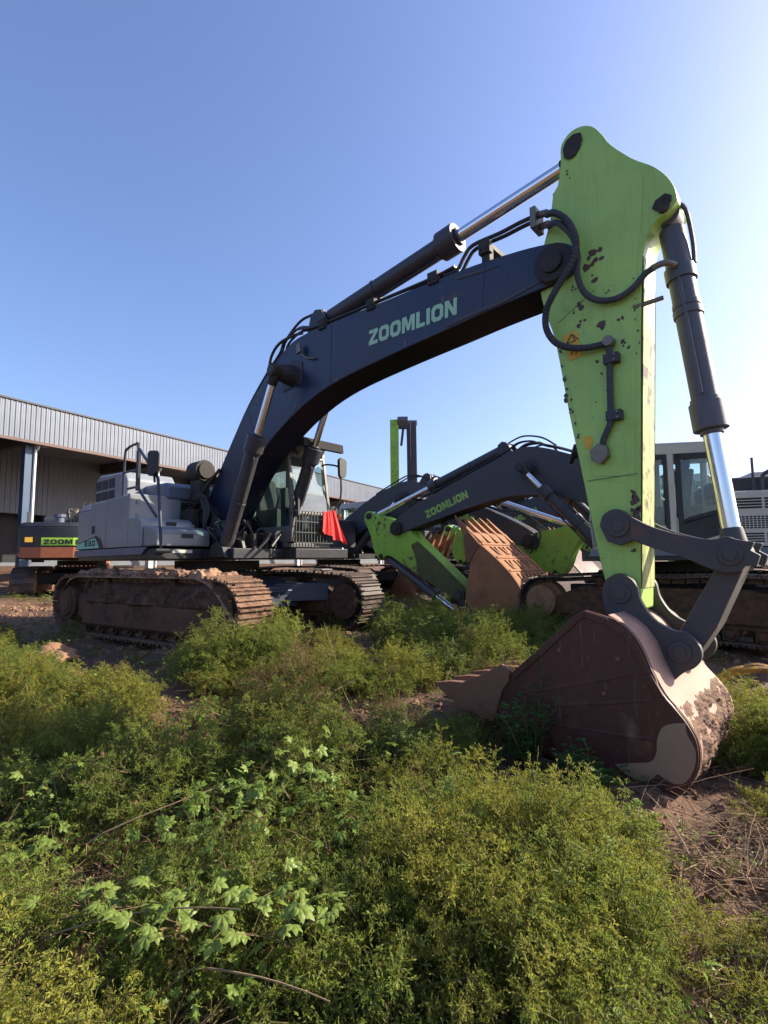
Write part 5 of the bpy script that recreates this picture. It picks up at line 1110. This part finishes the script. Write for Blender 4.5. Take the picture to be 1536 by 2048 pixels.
gx_ = np.array(gx_); gy_ = np.array(gy_); n_ = len(gx_); sel = np.hypot(gx_-CAM.x, gy_-CAM.y) > 1.4; gx_, gy_ = gx_[sel], gy_[sel]; n_ = len(gx_)
scatter('creeping_herbs', V_p, np.stack([gx_, gy_, height(gx_, gy_)+mound(gx_, gy_)+crng.uniform(.12, .42, n_)*np.clip(density(gx_, gy_)*1.3, .15, 1)], -1), np.stack([crng.normal(0, .35, n_), crng.normal(0, .35, n_), crng.uniform(0, 6.28, n_)], -1), crng.uniform(.45, 1.15, n_), crng.randint(0, 5, n_), 'small creeping herbs with pale lobed leaves among the weeds', 'herbs')
place('leafy_bush', leafy(3, H=.62, n=16, leaf=.05, spread=.5), 'bush_leaf', 6.36, -1.08, 0, 1.1, 'tall dark green leafy bush growing against the side of the big bucket', 'bush')
place('leafy_bush', leafy(4, H=.34, n=26, leaf=.045, spread=1.3), 'bush_leaf', 6.86, -1.12, 1, 1, 'low spreading dark green bush at the foot of the big bucket', 'bush')
P = Plant(); rg = random.Random(9); st = curve(Vector((0, 0, 0)), Vector((.05, .05, 1)), .95, -.0, 12, rg, .04); P.stem(st, .005, .0015)
for k in range(150):
    u_k = 3+rg.random()**.8*8.9; j = int(u_k); c = st[j].lerp(st[j+1], u_k-j); a = rg.random()*6.28; P.leaf(c, Vector((math.cos(a), math.sin(a), .9)), UP, .032*(1.3-u_k/14), .012)
place('spiked_weed', P, 'bush_leaf', 6.42, -.92, 0, 1, 'thin upright weed spike in front of the maroon bucket wall', 'weed')
place('weed_clump', big_feather(31, H=.55, spread=.35, n=9), 'fern_leaf', 1.75, 1.25, 0, 1, 'yellowish bushy weed standing before the far crawler track', 'weed')
place('tall_weed', leafy(12, H=.95, n=5, leaf=.04, spread=.28), 'grass_leaf', 4.55, .75, 0, 1, 'tall pale weed rising left of the bucket teeth', 'weed')
place('weed_clump', big_feather(33, H=.6, spread=.9, n=34), 'fern_leaf', 7.95, .25, 0, 1, 'rounded feathery weed at the right of the big bucket', 'weed')
place('weed_clump', big_feather(34, H=.8, spread=1.15, n=26), 'fern_leaf', 2.95, -1.75, 0, 1, 'feathery weed with arching fronds in front of the near crawler track', 'weed')
place('weed_clump', big_feather(35, H=.62, spread=.8, n=30), 'fern_leaf', 2.75, -.8, 0, 1.25, 'dense green weed at the front end of the near crawler track', 'weed')
place('weed_clump', big_feather(36, H=.7, spread=.6, n=16), 'fern_dry', 3.9, -1.35, 0, 1, 'withering brown and yellow weed in the middle of the mud', 'weed')
place('weed_clump', big_feather(37, H=.75, spread=.8, n=30), 'fern_leaf', 2.6, 3.0, 0, 1, 'sunlit weed clump beside the front of the far crawler track', 'weed')
place('weed_clump', big_feather(41, H=.95, spread=.5, n=22), 'fern_leaf', 3.6, .55, 0, 1, 'tallest green weed clump between the two front track ends', 'weed')
place('weed_clump', leafy(42, H=.7, n=16, leaf=.05, spread=.6), 'grass_leaf', 4.3, 1.6, 0, 1, 'broad leaved bright weed left of the tall pale weed', 'weed')
place('weed_clump', big_feather(38, H=.7, spread=.6, n=24), 'grass_leaf', 3.9, 2.4, 0, 1, 'bright green weed clump before the rusty upturned bucket', 'weed')
place('weed_clump', big_feather(39, H=.45, spread=1.0, n=18), 'fern_leaf', .45, -2.95, 0, 1, 'weed growing over the sunlit heap of clods at the left', 'weed')
z0 = gz(6.28, -4.18)
def G(x, y, h): return (x, y, gz(x, y)+h)
vn = [([G(6.05, -4.3, .25), G(6.3, -4.15, .38), G(6.5, -3.95, .40), G(6.7, -3.7, .42)], 44, 'creeping vine with pale lobed leaves at the bottom left'),
      ([G(6.45, -4.2, .30), G(6.62, -4.05, .40), G(6.8, -3.9, .38), G(6.95, -3.72, .42)], 40, 'pale leaved vine trailing along the bottom edge'),
      ([G(5.5, -3.6, .22), G(5.7, -3.42, .36), G(5.85, -3.2, .40)], 22, 'lobed leaf vine over the dark hollow in the left weeds'),
      ([G(6.2, -3.3, .40), G(6.45, -3.2, .48), G(6.7, -3.15, .46)], 20, 'lobed leaf vine in the middle of the foreground weeds'),
      ([G(5.9, -2.9, .38), G(6.0, -2.7, .44), G(6.15, -2.5, .46)], 14, 'small vine with bright leaves higher up among the weeds'),
      ([G(5.0, -4.2, .16), G(5.3, -4.1, .2), G(5.5, -4.2, .2)], 20, 'vine with bright green leaves at the left edge')]
for k, (pts, n, lb) in enumerate(vn):
    P = vine(50+k, [(x-pts[0][0], y-pts[0][1], z-pts[0][2]) for x, y, z in pts], n, L=.058)
    r_o = place('vine', P, 'broad_leaf', pts[0][0], pts[0][1], 0, 1, lb, 'vine', dz=0, group='vines among the weeds'); r_o.location.z = pts[0][2]
for k, (x, y, a, L, lb) in enumerate([(6.0, -4.35, .5, .9, 'long dry stalk leaning over the brown clod at the bottom left'), (5.45, -4.0, .9, .7, 'dry stalk slanting up at the left edge'), (6.5, -4.1, .3, .7, 'dry straw stalk lying across the vine leaves'), (7.7, -1.95, 2.2, .5, 'reddish dry stalk sticking out of the weeds near the bucket heel'), (4.0, -.9, 2.6, .9, 'long dry stalk lying in the middle of the mud')]):
    P = Plant(); rg = random.Random(k+70); P.stem(curve(Vector((0, 0, .05)), Vector((math.cos(a), math.sin(a), .5)), L, .04, 8, rg, .04), .005, .002, mi=0, n=5); P.stem(curve(Vector((0, 0, 0)), Vector((0, 0, 1)), .06, 0, 2, rg), .004, .004, mi=0, n=5)
    me = quads('dry_stalk', P.V, P.F, 'straw'); o = bpy.data.objects.new('dry_stalk', me); COL.objects.link(o); o.location = (x, y, gz(x, y)+.12+mound(x, y)*.8); tag(o, lb, 'stalk', 'dry stalks')
for k, (x, y, s, sz, lb) in enumerate([(6.08, -4.22, .085, (1, 1, 1.1), 'sunlit brown clod at the bottom left among the straw'), (5.62, -4.12, .06, (1.2, 1, .7), 'grey brown clod at the left, behind the largest bottom clod'),
        (.75, -2.75, .26, (1.4, .9, .55), 'reddish heap of clods at the left below the near track'), (1.3, -2.7, .17, (1.3, .9, .5), 'small pink brown clod right of the reddish heap'), (4.9, -1.35, .17, (1.3, 1, .6), 'dark wet clod left of the leafy bush'), (5.25, -1.25, .14, (1.3, 1, .7), 'dark round clod touching the leafy bush'), (7.7, -1.0, .035, (1, 1, .8), 'small stone on the wet ground beneath the bucket heel')]):
    clod('soil_clod', x, y, s, lb, 'clod', 'clod_soil' if k < 4 else 'mud_wet', k+1, .35, 'clods of earth', sz)
pts = [(7.25, 1.62, -.32), (7.32, 1.72, -.12), (7.5, 1.86, -.02), (7.8, 2.05, -.02), (8.2, 2.3, -.1), (8.5, 2.5, -.3)]
u = MB()
for k in range(6): rg = random.Random(k); u.tube([(x+rg.gauss(0, .03), y+rg.gauss(0, .03), z+rg.gauss(0, .025)) for x, y, z in pts], .022+.01*rg.random(), n=6)
tag(u.build('lifting_strap', 'yellow_strap'), 'muddy yellow strap bundle lying at the right edge behind the bucket', 'strap')
u = MB(); u.prism([(-.22, -.07), (.20, -.12), (.26, .08), (.02, .15), (-.2, .1)], 0, .012, 'z'); o = u.build('plastic_sheet', 'white_label'); M_ = Matrix.Rotation(R(6.85), 4, 'Z'); p = M_ @ Vector((1.25, 1.3, 1.04)); o.location = p; tag(o, 'scrap of white sheet lying on top of the far crawler track', 'sheet')
